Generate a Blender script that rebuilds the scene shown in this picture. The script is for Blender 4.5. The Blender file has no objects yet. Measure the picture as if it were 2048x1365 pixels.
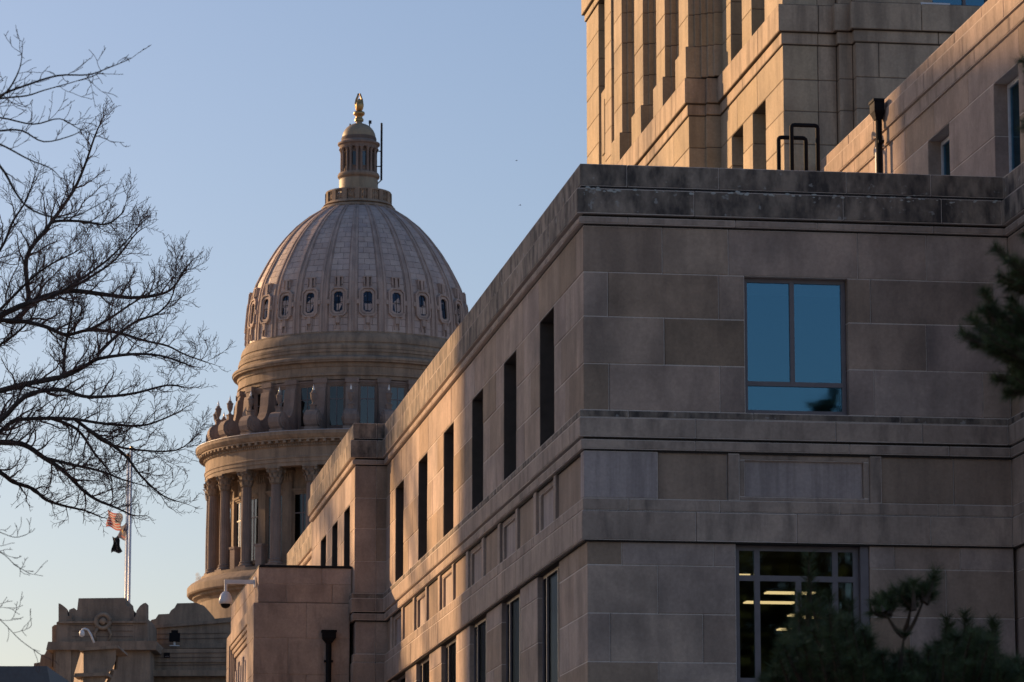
import bpy, math, random
from mathutils import Vector, Matrix
R = math.radians
rnd = random.Random(7)
scene = bpy.context.scene
col = scene.collection

# ------------------------------------------------------------------ camera
FPX = 7500.0                                   # focal length in pixels of a 2048 px wide picture
PITCH = math.atan2(1298.0, FPX)
CAM = Vector((0, 0, 1.6))
cd = bpy.data.cameras.new('camera'); cam = bpy.data.objects.new('camera', cd); col.objects.link(cam)
cam.location = CAM; cam.rotation_euler = (R(90) + PITCH, 0, 0)
cd.sensor_width = 36; cd.sensor_fit = 'HORIZONTAL'; cd.lens = FPX / 2048 * 36
cd.clip_start = 1; cd.clip_end = 9000
cd.dof.use_dof = True; cd.dof.focus_distance = 85; cd.dof.aperture_fstop = 6.3
scene.camera = cam
# ------------------------------------------------------------------ sky and sun
SUN_AZ, SUN_EL = R(-49), R(15)                 # azimuth from +Y, to the left; elevation
w = bpy.data.worlds.new('World'); scene.world = w; w.use_nodes = True
nt = w.node_tree; nt.nodes.clear()
sky = nt.nodes.new('ShaderNodeTexSky'); sky.sky_type = 'NISHITA'; sky.sun_disc = False
sky.sun_elevation = SUN_EL; sky.sun_rotation = SUN_AZ
sky.air_density = 1.33; sky.dust_density = 3.4; sky.ozone_density = 2.4; sky.altitude = 1400
bg = nt.nodes.new('ShaderNodeBackground'); bg.inputs['Strength'].default_value = 0.0865
wo = nt.nodes.new('ShaderNodeOutputWorld')
wb = nt.nodes.new('ShaderNodeMix'); wb.data_type = 'RGBA'; wb.blend_type = 'MULTIPLY'; wb.inputs[0].default_value = 1.0
wb.inputs[7].default_value = (1.02, .95, 1.04, 1)          # one constant white balance for the whole sky
nt.links.new(sky.outputs[0], wb.inputs[6]); nt.links.new(wb.outputs[2], bg.inputs[0]); nt.links.new(bg.outputs[0], wo.inputs[0])
sd = bpy.data.lights.new('sun', 'SUN'); sun = bpy.data.objects.new('sun', sd); col.objects.link(sun)
sd.energy = 4.55; sd.angle = R(0.7); sd.color = (1.0, 0.61, 0.295)
SUN = Vector((math.sin(SUN_AZ) * math.cos(SUN_EL), math.cos(SUN_AZ) * math.cos(SUN_EL), math.sin(SUN_EL)))
sun.rotation_euler = SUN.to_track_quat('Z', 'Y').to_euler()
sun.location = (-60, 60, 60)
scene.view_settings.view_transform = 'Standard'; scene.view_settings.look = 'None'
scene.view_settings.exposure = 0.52; scene.view_settings.gamma = 1.0
scene.view_settings.use_curve_mapping = False

# ------------------------------------------------------------------ helpers
def at(x, y, Y):
    """world point at depth Y seen at photo pixel (x, y)"""
    dx = (x - 1024) / FPX; dv = -(y - 682.5) / FPX
    d = Vector((dx, math.cos(PITCH) - dv * math.sin(PITCH), math.sin(PITCH) + dv * math.cos(PITCH)))
    return CAM + d * (Y / d.y)

class MB:
    def __init__(s): s.v = []; s.f = []
    def add(s, vs, fs):
        n = len(s.v); s.v += [tuple(p) for p in vs]; s.f += [tuple(i + n for i in f) for f in fs]
    def box(s, x0, x1, y0, y1, z0, z1):
        s.add([(x0,y0,z0),(x1,y0,z0),(x1,y1,z0),(x0,y1,z0),(x0,y0,z1),(x1,y0,z1),(x1,y1,z1),(x0,y1,z1)],
              [(0,3,2,1),(4,5,6,7),(0,1,5,4),(1,2,6,5),(2,3,7,6),(3,0,4,7)])
    def cbox(s, x0, x1, y0, y1, z0, z1, c=0.008):
        """box with chamfered edges"""
        c = min(c, (x1-x0)*.3, (y1-y0)*.3, (z1-z0)*.3)
        X = (x0, x1); Y = (y0, y1); Z = (z0, z1); vs = []; ix = {}
        for i in (0,1):
            for j in (0,1):
                for k in (0,1):
                    sx, sy, sz = (1-2*i)*c, (1-2*j)*c, (1-2*k)*c
                    for a, p in enumerate(((X[i], Y[j]+sy, Z[k]+sz), (X[i]+sx, Y[j], Z[k]+sz), (X[i]+sx, Y[j]+sy, Z[k]))):
                        ix[i,j,k,a] = len(vs); vs.append(p)
        fs = []
        q = lambda *t: tuple(ix[u] for u in t)
        for i in (0,1):
            f = q((i,0,0,0),(i,1,0,0),(i,1,1,0),(i,0,1,0)); fs.append(f if i else f[::-1])
            f = q((0,i,0,1),(1,i,0,1),(1,i,1,1),(0,i,1,1)); fs.append(f[::-1] if i else f)
            f = q((0,0,i,2),(1,0,i,2),(1,1,i,2),(0,1,i,2)); fs.append(f if i else f[::-1])
        for a in (0,1):
            for b in (0,1):
                f = q((a,b,0,0),(a,b,0,1),(a,b,1,1),(a,b,1,0)); fs.append(f if a != b else f[::-1])
                f = q((a,0,b,0),(a,0,b,2),(a,1,b,2),(a,1,b,0)); fs.append(f[::-1] if a != b else f)
                f = q((0,a,b,1),(0,a,b,2),(1,a,b,2),(1,a,b,1)); fs.append(f if a != b else f[::-1])
        for i in (0,1):
            for j in (0,1):
                for k in (0,1):
                    f = q((i,j,k,0),(i,j,k,1),(i,j,k,2)); fs.append(f if (i+j+k) % 2 else f[::-1])
        s.add(vs, fs)
    def lathe(s, prof, n=96, a0=0, a1=360, closed=None):
        full = abs(a1 - a0) >= 359.9
        m = n if full else n + 1
        vs = []; fs = []
        for i in range(m):
            t = R(a0 + (a1 - a0) * i / n)
            for r, z in prof: vs.append((r*math.sin(t), -r*math.cos(t), z))
        k = len(prof)
        for i in range(n):
            j = (i + 1) % m
            for a in range(k - 1):
                fs.append((i*k+a, j*k+a, j*k+a+1, i*k+a+1))
        s.add(vs, fs)
    def tube(s, pts, rad, n=6, cap=True):
        pts = [Vector(p) for p in pts]; k = len(pts)
        if not hasattr(rad, '__len__'): rad = [rad]*k
        vs = []; fs = []; ref = None
        for i, p in enumerate(pts):
            t = (pts[min(i+1,k-1)] - pts[max(i-1,0)]).normalized()
            if ref is None: ref = Vector((0,0,1)) if abs(t.z) < .9 else Vector((1,0,0))
            a = ref - t*ref.dot(t); a.normalize(); ref = a; b = t.cross(a)
            for q in range(n):
                an = 2*math.pi*q/n; vs.append(p + (a*math.cos(an) + b*math.sin(an))*rad[i])
        for i in range(k-1):
            for q in range(n):
                q2 = (q+1) % n; fs.append((i*n+q, i*n+q2, (i+1)*n+q2, (i+1)*n+q))
        if cap: fs.append(tuple(range(n-1,-1,-1))); fs.append(tuple((k-1)*n+q for q in range(n)))
        s.add(vs, fs)
    def prism(s, poly, y0, y1):
        """outline in (x, z) extruded from y0 (front) to y1"""
        n = len(poly)
        vs = [(x, y0, z) for x, z in poly] + [(x, y1, z) for x, z in poly]
        fs = [tuple(range(n)), tuple(range(2*n-1, n-1, -1))] + [(i, (i+n), (i+1) % n + n, (i+1) % n) for i in range(n)]
        s.add(vs, fs)
    def mesh(s, name):
        m = bpy.data.meshes.new(name); m.from_pydata(s.v, [], s.f); m.update(); return m
    def build(s, name, mat, parent=None, smooth=False, loc=None, rot=None, fix=False):
        m = s.mesh(name)
        if fix:
            import bmesh
            b = bmesh.new(); b.from_mesh(m); bmesh.ops.recalc_face_normals(b, faces=b.faces); b.to_mesh(m); b.free()
        return link(name, m, mat, parent, smooth, loc, rot)

def link(name, m, mat, parent=None, smooth=False, loc=None, rot=None):
    if mat is not None and not m.materials: m.materials.append(mat)
    if smooth: m.shade_smooth()
    o = bpy.data.objects.new(name, m); col.objects.link(o); o.parent = parent
    if loc is not None: o.location = loc
    if rot is not None: o.rotation_euler = rot
    return o
def smooth_angle(o, deg=40):
    o.data.shade_smooth()
    try: o.data.set_sharp_from_angle(angle=R(deg))
    except Exception: pass
def tag(o, label=None, cat=None, group=None, kind=None):
    if label: o['label'] = label
    if cat: o['category'] = cat
    if group: o['group'] = group
    if kind: o['kind'] = kind
    return o
def thing(name, label, cat, loc=(0,0,0), rz=0, group=None):
    o = bpy.data.objects.new(name, None); col.objects.link(o); o.location = loc; o.rotation_euler = (0,0,rz)
    o.empty_display_size = .3
    return tag(o, label, cat, group)

# ------------------------------------------------------------------ materials
def nodes(name):
    m = bpy.data.materials.new(name); m.use_nodes = True; t = m.node_tree
    return m, t, t.nodes['Principled BSDF'], t.links
def ramp(t, stops, interp='LINEAR'):
    n = t.nodes.new('ShaderNodeValToRGB'); n.color_ramp.interpolation = interp
    e = n.color_ramp.elements
    while len(e) > 1: e.remove(e[-1])
    e[0].position = stops[0][0]; e[0].color = (*stops[0][1], 1)
    for p, c in stops[1:]:
        x = e.new(p); x.color = (*c, 1)
    return n
def stone(name, cols, stain=0.35, mottle=0.25, scale=1.0, rough=0.85, streak=(2.2, 2.2, .3), lo=.42, hi=.62, bump=.25, speck=0.0, stain_col=(.035,.032,.034)):
    m, t, bsdf, L = nodes(name)
    oi = t.nodes.new('ShaderNodeObjectInfo')
    n = len(cols)
    base = ramp(t, [(i/max(1, n-1), c) for i, c in enumerate(cols)])
    L.new(oi.outputs['Random'], base.inputs[0])
    geo = t.nodes.new('ShaderNodeNewGeometry')
    def noise(sc, det=4, ro=.55, vec=None):
        x = t.nodes.new('ShaderNodeTexNoise'); x.inputs['Scale'].default_value = sc; x.inputs['Detail'].default_value = det
        x.inputs['Roughness'].default_value = ro; L.new(vec or geo.outputs['Position'], x.inputs['Vector']); return x
    def mix(bt, fac, a, b):
        x = t.nodes.new('ShaderNodeMix'); x.data_type = 'RGBA'; x.blend_type = bt
        for v, s in ((fac, 0), (a, 6), (b, 7)):
            if hasattr(v, 'is_linked') or hasattr(v, 'node'): L.new(v, x.inputs[s])
            elif s == 0: x.inputs[0].default_value = v
            else: x.inputs[s].default_value = (*v, 1)
        return x.outputs[2]
    mt = noise(1.3*scale, 5, .6)
    mr = ramp(t, [(.3, (1-mottle, 1-mottle, 1-mottle*1.0)), (.7, (1+mottle*.6, 1+mottle*.5, 1+mottle*.4))]); L.new(mt.outputs[0], mr.inputs[0])
    c = mix('MULTIPLY', 1.0, base.outputs[0], mr.outputs[0])
    fg = noise(22*scale, 6, .7)
    fr = ramp(t, [(.3, (.82,.82,.82)), (.7, (1.12,1.12,1.12))]); L.new(fg.outputs[0], fr.inputs[0])
    c = mix('MULTIPLY', .8, c, fr.outputs[0])
    if stain > 0:
        mp = t.nodes.new('ShaderNodeMapping'); mp.inputs['Scale'].default_value = streak; L.new(geo.outputs['Position'], mp.inputs[0])
        st = noise(1.6*scale, 7, .62, mp.outputs[0])
        sr = ramp(t, [(lo, (0,0,0)), (hi, (1,1,1))]); L.new(st.outputs[0], sr.inputs[0])
        mu = t.nodes.new('ShaderNodeMath'); mu.operation = 'MULTIPLY'; mu.inputs[1].default_value = stain
        L.new(sr.outputs[0], mu.inputs[0])
        c = mix('MIX', mu.outputs[0], c, stain_col)
    if speck > 0:
        vo = noise(9*scale, 3, .5); vr = ramp(t, [(.66, (0,0,0)), (.70, (1,1,1))]); L.new(vo.outputs[0], vr.inputs[0])
        m3 = t.nodes.new('ShaderNodeMath'); m3.operation = 'MULTIPLY'; m3.inputs[1].default_value = speck; L.new(vr.outputs[0], m3.inputs[0])
        c = mix('MIX', m3.outputs[0], c, (.45,.45,.43))
    L.new(c, bsdf.inputs['Base Color'])
    bsdf.inputs['Roughness'].default_value = rough
    bsdf.inputs['Specular IOR Level'].default_value = .25
    bp = t.nodes.new('ShaderNodeBump'); bp.inputs['Strength'].default_value = bump; bp.inputs['Distance'].default_value = .02
    L.new(fg.outputs[0], bp.inputs['Height']); L.new(bp.outputs[0], bsdf.inputs['Normal'])
    return m
def plain(name, c, rough=.5, metal=0.0, spec=.5, emit=None, es=0, vary=.12, sc=6):
    m, t, b, L = nodes(name)
    geo = t.nodes.new('ShaderNodeNewGeometry'); nz = t.nodes.new('ShaderNodeTexNoise'); nz.inputs['Scale'].default_value = sc; nz.inputs['Detail'].default_value = 5
    L.new(geo.outputs['Position'], nz.inputs['Vector'])
    rp = ramp(t, [(.3, tuple(x*(1-vary) for x in c)), (.7, tuple(min(1, x*(1+vary)) for x in c))]); L.new(nz.outputs[0], rp.inputs[0]); L.new(rp.outputs[0], b.inputs['Base Color'])
    b.inputs['Roughness'].default_value = rough; b.inputs['Metallic'].default_value = metal; b.inputs['Specular IOR Level'].default_value = spec
    if emit: b.inputs['Emission Color'].default_value = (*emit, 1); b.inputs['Emission Strength'].default_value = es
    return m
def glass(name, tint=(.55,.62,.62), refl=.28, rcol=(.85,.93,1.0), rough=.02, wave=.0, grazing=True):
    m, t, b, L = nodes(name); t.nodes.remove(b)
    out = t.nodes['Material Output']
    tr = t.nodes.new('ShaderNodeBsdfTransparent'); tr.inputs[0].default_value = (*tint, 1)
    gl = t.nodes.new('ShaderNodeBsdfGlossy'); gl.inputs['Color'].default_value = (*rcol, 1); gl.inputs['Roughness'].default_value = rough
    lw = t.nodes.new('ShaderNodeFresnel'); lw.inputs['IOR'].default_value = 1.5 if grazing else 1.02
    ad = t.nodes.new('ShaderNodeMath'); ad.operation = 'ADD'; ad.use_clamp = True; ad.inputs[1].default_value = refl - .04; L.new(lw.outputs[0], ad.inputs[0])
    mx = t.nodes.new('ShaderNodeMixShader'); L.new(ad.outputs[0], mx.inputs[0]); L.new(tr.outputs[0], mx.inputs[1]); L.new(gl.outputs[0], mx.inputs[2])
    if wave:
        nz = t.nodes.new('ShaderNodeTexNoise'); nz.inputs['Scale'].default_value = 1.2
        bp = t.nodes.new('ShaderNodeBump'); bp.inputs['Strength'].default_value = wave; bp.inputs['Distance'].default_value = .01
        L.new(nz.outputs[0], bp.inputs['Height']); L.new(bp.outputs[0], gl.inputs['Normal'])
    L.new(mx.outputs[0], out.inputs['Surface'])
    return m

SAND = [(.44,.335,.265), (.50,.39,.315), (.39,.305,.265), (.47,.36,.275), (.37,.27,.185), (.52,.42,.36), (.41,.325,.285), (.34,.25,.175), (.48,.37,.305), (.40,.295,.215), (.51,.41,.355), (.43,.32,.24)]
SAND = [(r_*1.005, g_*.992, b_) for r_, g_, b_ in SAND]
M = {}
M['sand'] = stone('sandstone_ashlar', SAND, stain=.34, mottle=.30, lo=.45, hi=.72, streak=(1.4,1.4,.45))
M['band'] = stone('sandstone_band', [(.435,.337,.277), (.475,.373,.307), (.415,.323,.267)], stain=.6, mottle=.28, lo=.48, hi=.76, streak=(2.6,2.6,.55))
M['coping'] = stone('sandstone_coping_weathered', [(.36,.295,.24), (.31,.255,.21), (.39,.315,.255)], stain=.88, mottle=.3, lo=.40, hi=.64, streak=(2.4,2.4,1.1), speck=.5)
M['ochre'] = stone('sandstone_ochre', [(.37,.275,.21), (.40,.295,.225), (.35,.26,.205)], stain=.25, mottle=.2)
M['pale'] = stone('sandstone_pale', [(.47,.39,.365), (.45,.37,.34)], stain=.3, mottle=.15, streak=(5,5,.25))
M['mortar'] = stone('mortar', [(.68,.585,.52)], stain=0, mottle=.1)
M['mortar_dark'] = stone('mortar_dark', [(.17,.135,.105)], stain=0, mottle=.1)
M['tower'] = stone('sandstone_tower', [(.46,.375,.265), (.50,.41,.295), (.44,.36,.27), (.47,.38,.26), (.42,.34,.24), (.49,.405,.305)], stain=.30, mottle=.20, lo=.46, hi=.74)
M['towerband'] = stone('sandstone_tower_band', [(.49,.39,.295), (.52,.41,.31)], stain=.4, mottle=.2)
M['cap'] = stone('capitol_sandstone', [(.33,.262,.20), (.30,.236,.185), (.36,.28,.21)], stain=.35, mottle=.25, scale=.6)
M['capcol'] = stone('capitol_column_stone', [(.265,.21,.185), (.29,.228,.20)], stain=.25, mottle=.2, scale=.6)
M['capdark'] = stone('capitol_joint', [(.16,.125,.11)], stain=.2, mottle=.2, scale=.6)
M['tile'] = stone('dome_terracotta', [(.53,.445,.41), (.48,.40,.375), (.57,.48,.435), (.45,.385,.375), (.51,.42,.39), (.55,.47,.44), (.47,.38,.345)], stain=.15, mottle=.15, scale=.6, rough=.6)
M['rib'] = stone('dome_rib_stone', [(.46,.375,.34), (.49,.40,.36)], stain=.25, mottle=.2, scale=.6)
M['cupola'] = stone('cupola_cream', [(.34,.285,.205)], stain=.25, mottle=.12, scale=.6, rough=.55)
M['frame'] = plain('bronze_grey_frame', (.16,.135,.145), .45, .0)
M['bronze_and_shade'] = plain('bronze_frame_reveal_shade', (.10,.083,.073), .9, spec=.1)
M['frame_white'] = plain('white_frame', (.62,.62,.64), .45)
M['glass'] = glass('window_glass', tint=(.40,.46,.48), refl=.175, rcol=(.32,.69,.95), wave=.02)
M['glass_dim'] = glass('window_glass_low', tint=(.62,.64,.60), refl=.07, rcol=(.7,.9,1.0), wave=.03)
M['glass_far'] = glass('capitol_glass', tint=(.10,.12,.12), refl=.075, rcol=(.85,.92,1.0), rough=.06)
M['glass_dome'] = glass('dome_glass', tint=(.02,.02,.025), refl=.05, rcol=(.6,.75,1.0), rough=.10)
M['glass_side'] = glass('side_glass', tint=(.25,.27,.30), refl=.05, rcol=(.5,.6,.75), rough=.12, grazing=False)
M['soot_and_shade'] = plain('soot_shade_groove', (.035,.031,.030), .95)  # dark lines under the bands: soot and shade put into one colour
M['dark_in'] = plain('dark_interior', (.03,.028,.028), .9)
M['room'] = plain('office_room', (.20,.15,.11), .8)
M['blind'] = plain('roller_blind', (.80,.82,.84), .8)
M['black'] = plain('black_paint', (.010,.010,.012), .7, spec=.15)
M['flash'] = plain('dark_flashing', (.02,.02,.024), .8, spec=.15)
M['metal'] = plain('light_metal', (.5,.5,.52), .35, .6)
M['white'] = plain('white_plastic', (.70,.70,.72), .35)
M['lampw'] = plain('urn_glass_globe', (.85,.85,.82), .12)
M['gold'] = plain('gilded_bronze', (.42,.28,.13), .45, 1.0)
M['bark'] = plain('bark', (.050,.036,.030), .9, vary=.35, sc=14)
M['twig'] = plain('twig_bark', (.10,.058,.048), .85, vary=.3, sc=14)
M['needle'] = plain('pine_needles', (.058,.080,.030), .6, spec=.3, vary=.45, sc=9)
M['pinebark'] = plain('pine_bark', (.07,.045,.03), .9, vary=.35, sc=14)
M['lamp'] = plain('fluorescent_panel', (.9,.8,.6), .6, emit=(1.0,.72,.38), es=1.5, vary=0)
M['ground'] = plain('pavement_and_dry_grass', (.33,.275,.225), .95, vary=.4, sc=1.2)
M['lead'] = plain('pale_lead_flashing', (.42,.41,.42), .6)
M['lichen'] = plain('pale_lichen', (.46,.47,.44), .95)
M['roof'] = plain('roof_membrane', (.13,.13,.135), .9)
M['slate'] = plain('blue_metal_roof', (.055,.075,.10), .55)

# ------------------------------------------------------------------ ground
g = MB(); g.box(-4000, 4000, -2500, 6000, -.5, 0)
tag(g.build('ground', M['ground']), 'flat pale pavement below the frame', kind='structure')

# ================================================================== the stone office building
A = R(8.26)
p0 = at(1166, 700, 49); O = Vector((p0.x, 49, 0))
Uv = Vector((math.cos(A), math.sin(A), 0)); Wv = Vector((-math.sin(A), math.cos(A), 0))
def L2W(u, v, z): return O + Uv*u + Wv*v + Vector((0,0,z))

GAP = .009
class Ashlar:
    """collects the single stones of one building; the 300 that show largest become parts"""
    def __init__(s, root, mortar): s.root = root; s.items = []; s.core = MB(); s.mortar = mortar; s.inset = .012
    def add(s, u0, u1, w0, w1, z0, z1, mat='sand', name='stone', core=True, cham=.008, jit=.003):
        if u1-u0 < .02 or w1-w0 < .02 or z1-z0 < .02: return
        j = rnd.uniform(-jit, jit)
        s.items.append((u0+GAP/2+j, u1-GAP/2+j, w0+GAP/2+j, w1-GAP/2+j, z0+GAP/2, z1-GAP/2, mat, name, cham))
        if core: s.core.box(u0+s.inset, u1-.001 if u1-u0 < .1 else u1-s.inset*0-.0, w0+s.inset, w1, z0, z1)
    def flush(s, limit=300):
        def key(t):
            c = L2W((t[0]+t[1])/2, (t[2]+t[3])/2, (t[4]+t[5])/2); d = (c-CAM).length
            return -(max((t[1]-t[0])*.98, (t[3]-t[2])*.17)*(t[5]-t[4]))/d**2
        s.items.sort(key=key)
        for t in s.items[:limit]:
            c = ((t[0]+t[1])/2, (t[2]+t[3])/2, (t[4]+t[5])/2)
            b = MB(); b.cbox(t[0]-c[0], t[1]-c[0], t[2]-c[1], t[3]-c[1], t[4]-c[2], t[5]-c[2], t[8])
            b.build(t[7], M[t[6]], s.root, loc=c)
        rest = {}
        for t in s.items[limit:]: rest.setdefault(t[6], MB()).cbox(*t[:6], t[8])
        for k, b in rest.items(): tag(b.build('far_stones', M[k], s.root), kind='stuff')
        if s.core.v: s.core.build('mortar_bed', M[s.mortar], s.root)

bld = thing('stone_office_building', 'long sandstone office building with banded cornice and its corner nearest the viewer', 'building', O, A)
S = Ashlar(bld, 'mortar'); S.inset = .0125; GAP = .011
T = .42
CW = [(9.165, 9.785), (9.785, 10.42), (10.42, 11.02), (11.02, 11.645)]                 # upper wall courses
CLo = [(6.475, 7.113), (5.837, 6.475), (5.2, 5.837)]
BANDS = [  # z0, z1, projection, material, name
    (12.182, 12.48, .045, 'coping', 'coping_stone'), (11.80, 12.138, .095, 'coping', 'cornice_stone'), (11.672, 11.76, .06, 'band', 'moulding_stone'),
    (8.80, 9.055, .065, 'band', 'ledge_stone'), (9.06, 9.155, .06, 'coping', 'ledge_cap_stone'), (8.64, 8.765, .04, 'band', 'moulding_stone'), (7.83, 7.985, .015, 'band', 'moulding_stone'), (7.435, 7.82, .03, 'band', 'ledge_stone')]

def cuts(a, b, lo, hi):
    """random joint positions along a run"""
    xs = [a]; 
    while b - xs[-1] > hi: xs.append(xs[-1] + min(rnd.uniform(lo, hi), (b - xs[-1])*.62))
    xs.append(b); return list(zip(xs[:-1], xs[1:]))
def runF(wp, u0, u1, z0, z1, proj=0, mat='sand', lo=.9, hi=1.7, name='stone', thick=T):
    for a, b in cuts(u0, u1, lo, hi): S.add(a, b, wp-proj, wp+thick, z0, z1, mat, name)
def runL(up, w0, w1, z0, z1, proj=0, mat='sand', lo=1.0, hi=1.9, name='stone', thick=T):
    for a, b in cuts(w0, w1, lo, hi): S.add(up-proj, up+thick, a, b, z0, z1, mat, name)

UR = 5.83                                   # plane of the wing on the right and of the upper storey
WP, UP, WE = 23.6, -.61, 32.8               # pavilion front, face, far end
# --- bands wrap round every corner
for i, (z0, z1, pj, mt, nm) in enumerate(BANDS):
    r1, r2 = (.75, 1.5) if i % 2 else (1.35, .6)
    S.add(-pj, r2, -pj, r1, z0, z1, mt, nm)                                   # corner
    runF(0, r2, UR-pj, z0, z1, pj, mt, 1.1, 2.1, nm)
    runL(0, r1, WP-pj, z0, z1, pj, mt, 1.2, 2.2, nm)
    S.add(UP-pj, UP+T, WP-pj, WP+r1*.6, z0, z1, mt, nm)                       # pavilion corner
    S.add(UP+T, T*.9, WP-pj, WP+T, z0, z1, mt, nm)
    runL(UP, WP+r1*.6, WE, z0, z1, pj, mt, 1.2, 2.2, nm)
    if z0 > 9: runL(0, WE, 46, z0, z1, pj, mt, 1.2, 2.2, nm)
    runL(UR, -3.2, T, z0, z1, pj, mt, 1.0, 1.6, nm)                           # right-hand wing
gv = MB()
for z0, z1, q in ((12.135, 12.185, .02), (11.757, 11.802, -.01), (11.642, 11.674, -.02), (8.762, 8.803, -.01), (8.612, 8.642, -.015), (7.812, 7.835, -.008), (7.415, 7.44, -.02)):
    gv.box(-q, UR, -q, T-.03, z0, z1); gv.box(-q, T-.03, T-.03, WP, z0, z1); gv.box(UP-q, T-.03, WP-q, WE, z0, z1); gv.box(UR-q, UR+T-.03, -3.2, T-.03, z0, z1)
gv.build('shadow_groove', M['soot_and_shade'], bld)
lc_ = MB(); lr_ = random.Random(21)
for _ in range(95):
    u_ = lr_.uniform(.0, 5.7); 
    if lr_.random() > .35 + .65*abs(math.sin(u_*2.3+1)): continue
    r_ = lr_.uniform(.008, .026); z_ = 12.118 + lr_.gauss(0, .016); n0 = len(lc_.v)
    lc_.lathe([(0,1),(.6,.7),(1,0),(.6,-.7),(0,-1)], 6); lc_.v[n0:] = [(u_+x*r_*1.7, -.088+y*r_*.35, z_+z*r_*.7) for x, y, z in lc_.v[n0:]]
tag(lc_.build('lichen', M['lichen'], bld), kind='stuff')
# --- front face: courses round the window  (u 2.20-3.57, z 9.165-11.02)
FW = (2.19, 3.60)
fr = {3: [0, 1.08, 1.98, 3.75, 4.7, 5.83], 2: [0, .34, 1.84, 2.19, None, 3.60, 3.92, 5.63, 5.83], 1: [0, 1.10, 2.19, None, 3.60, 4.68, 5.83],
      0: [0, .35, 1.85, 2.19, None, 3.60, 3.95, 5.45, 5.83]}
ret = {3: .62, 2: 1.1, 1: .55, 0: 1.15}
for k, xs in fr.items():
    z0, z1 = CW[k]; a = None; first = True
    for x in xs:
        if x is None: a = None; continue
        if a is not None:
            mt = 'ochre' if (k == 3 and a == 0) or (k == 2 and abs(a-3.60) < .01) else 'sand'
            S.add(a, x, 0, ret[k] if first else T, z0, z1, mt); first = False
        a = x
# --- panel zone, front
PZ0, PZ1 = 7.99, 8.615
S.add(0, 1.0, 0, .27, PZ0, PZ1, 'pale')
for a, b, mt in ((1.0, 1.94, 'ochre'), (4.03, 5.03, 'ochre'), (5.03, 5.83, 'ochre')):
    S.add(a, b, .04, T, PZ0, PZ1, mt, 'panel')
S.add(1.94, 2.1, 0, T, PZ0, PZ1, 'band', 'panel_strip'); S.add(3.87, 4.03, 0, T, PZ0, PZ1, 'band', 'panel_strip')
def framedF(u0, u1, z0, z1, wp):
    S.add(u0, u1, wp+.045, wp+T, z1-.075, z1, 'band', 'panel_frame'); S.add(u0, u1, wp+.045, wp+T, z0, z0+.06, 'band', 'panel_frame')
    S.add(u0, u0+.08, wp+.045, wp+T, z0+.06, z1-.075, 'band', 'panel_frame'); S.add(u1-.08, u1, wp+.045, wp+T, z0+.06, z1-.075, 'band', 'panel_frame')
    S.add(u0+.08, u1-.08, wp+.10, wp+T, z0+.06, z1-.075, 'pale', 'carved_panel')
def framedL(w0, w1, z0, z1, up):
    S.add(up+.04, up+T, w0, w1, z1-.075, z1, 'band', 'panel_frame'); S.add(up+.04, up+T, w0, w1, z0, z0+.04, 'band', 'panel_frame')
    S.add(up+.04, up+T, w0, w0+.1, z0+.04, z1-.075, 'band', 'panel_frame'); S.add(up+.04, up+T, w1-.18, w1, z0+.04, z1-.075, 'band', 'panel_frame')
    S.add(up+.08, up+T, w0+.1, w1-.18, z0+.04, z1-.075, 'pale', 'carved_panel')
framedF(2.1, 3.87, PZ0, PZ1, 0)
# --- lower wall, front (set back 5 cm), door-height window u 2.04-3.86
RB = .05
LW = (2.045, 3.86)
lo_fr = [(7.113, 7.425, [0, .52, 1.75, 2.045, None, 3.86, 4.2, 5.1, 5.83]), (6.475, 7.113, [0, 1.0, 2.045, None, 3.86, 4.9, 5.83]),
         (5.837, 6.475, [0, .36, 1.6, 2.045, None, 3.86, 4.4, 5.83]), (5.2, 5.837, [0, 1.0, 2.045, None, 3.86, 5.0, 5.83])]
for n, (z0, z1, xs) in enumerate(lo_fr):
    a = None; first = True
    for x in xs:
        if x is None: a = None; continue
        if a is not None:
            S.add(a + (RB if a == 0 else 0), x, RB, (.75, 1.2)[n % 2] if first else T+RB, z0, z1); first = False
        a = x
# --- long face: upper windows every 3.63 m, lower windows below them
UW = [(2.52+3.63*i, 3.85+3.63*i) for i in range(6)]
DW = [(2.44+3.65*i, 4.40+3.65*i) for i in range(6)]
for k, (z0, z1) in enumerate(CW):
    if k == 3: runL(0, ret[3], WP, z0, z1, 0, 'sand', 1.1, 1.9); continue
    a = ret[k]
    for i, (w0, w1) in enumerate(UW + [(WP, None)]):
        mid = (a + w0)/2 + (.35 if (k + i) % 2 else -.3)
        if w0 - a > 1.0: S.add(0, T, a, mid, z0, z1); S.add(0, T, mid, w0, z0, z1)
        else: S.add(0, T, a, w0, z0, z1)
        a = w1
# panels on the long face
pe = [.27]
strips = []
for i in range(6):
    f0, f1 = 2.6+3.67*i, 4.22+3.67*i
    S.add(.04, T, pe[-1], f0-.21, PZ0, PZ1, 'ochre', 'panel')
    S.add(0, T, f0-.21, f0, PZ0, PZ1, 'band', 'panel_strip')
    framedL(f0, f1, PZ0, PZ1, 0)
    S.add(0, T, f1, f1+.26, PZ0, PZ1, 'band', 'panel_strip'); pe.append(f1+.26)
S.add(.04, T, pe[-1], WP, PZ0, PZ1, 'ochre', 'panel')
for n, (z0, z1, _) in enumerate(lo_fr):
    a = (.75, 1.2)[n % 2]
    for i, (w0, w1) in enumerate(DW + [(WP, None)]):
        if n % 2 == 0 and w0-a > 1.2: S.add(RB, T+RB, a, (a+w0)/2, z0, z1); S.add(RB, T+RB, (a+w0)/2, w0, z0, z1)
        else: S.add(RB, T+RB, a, w0, z0, z1)
        a = w1
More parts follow.
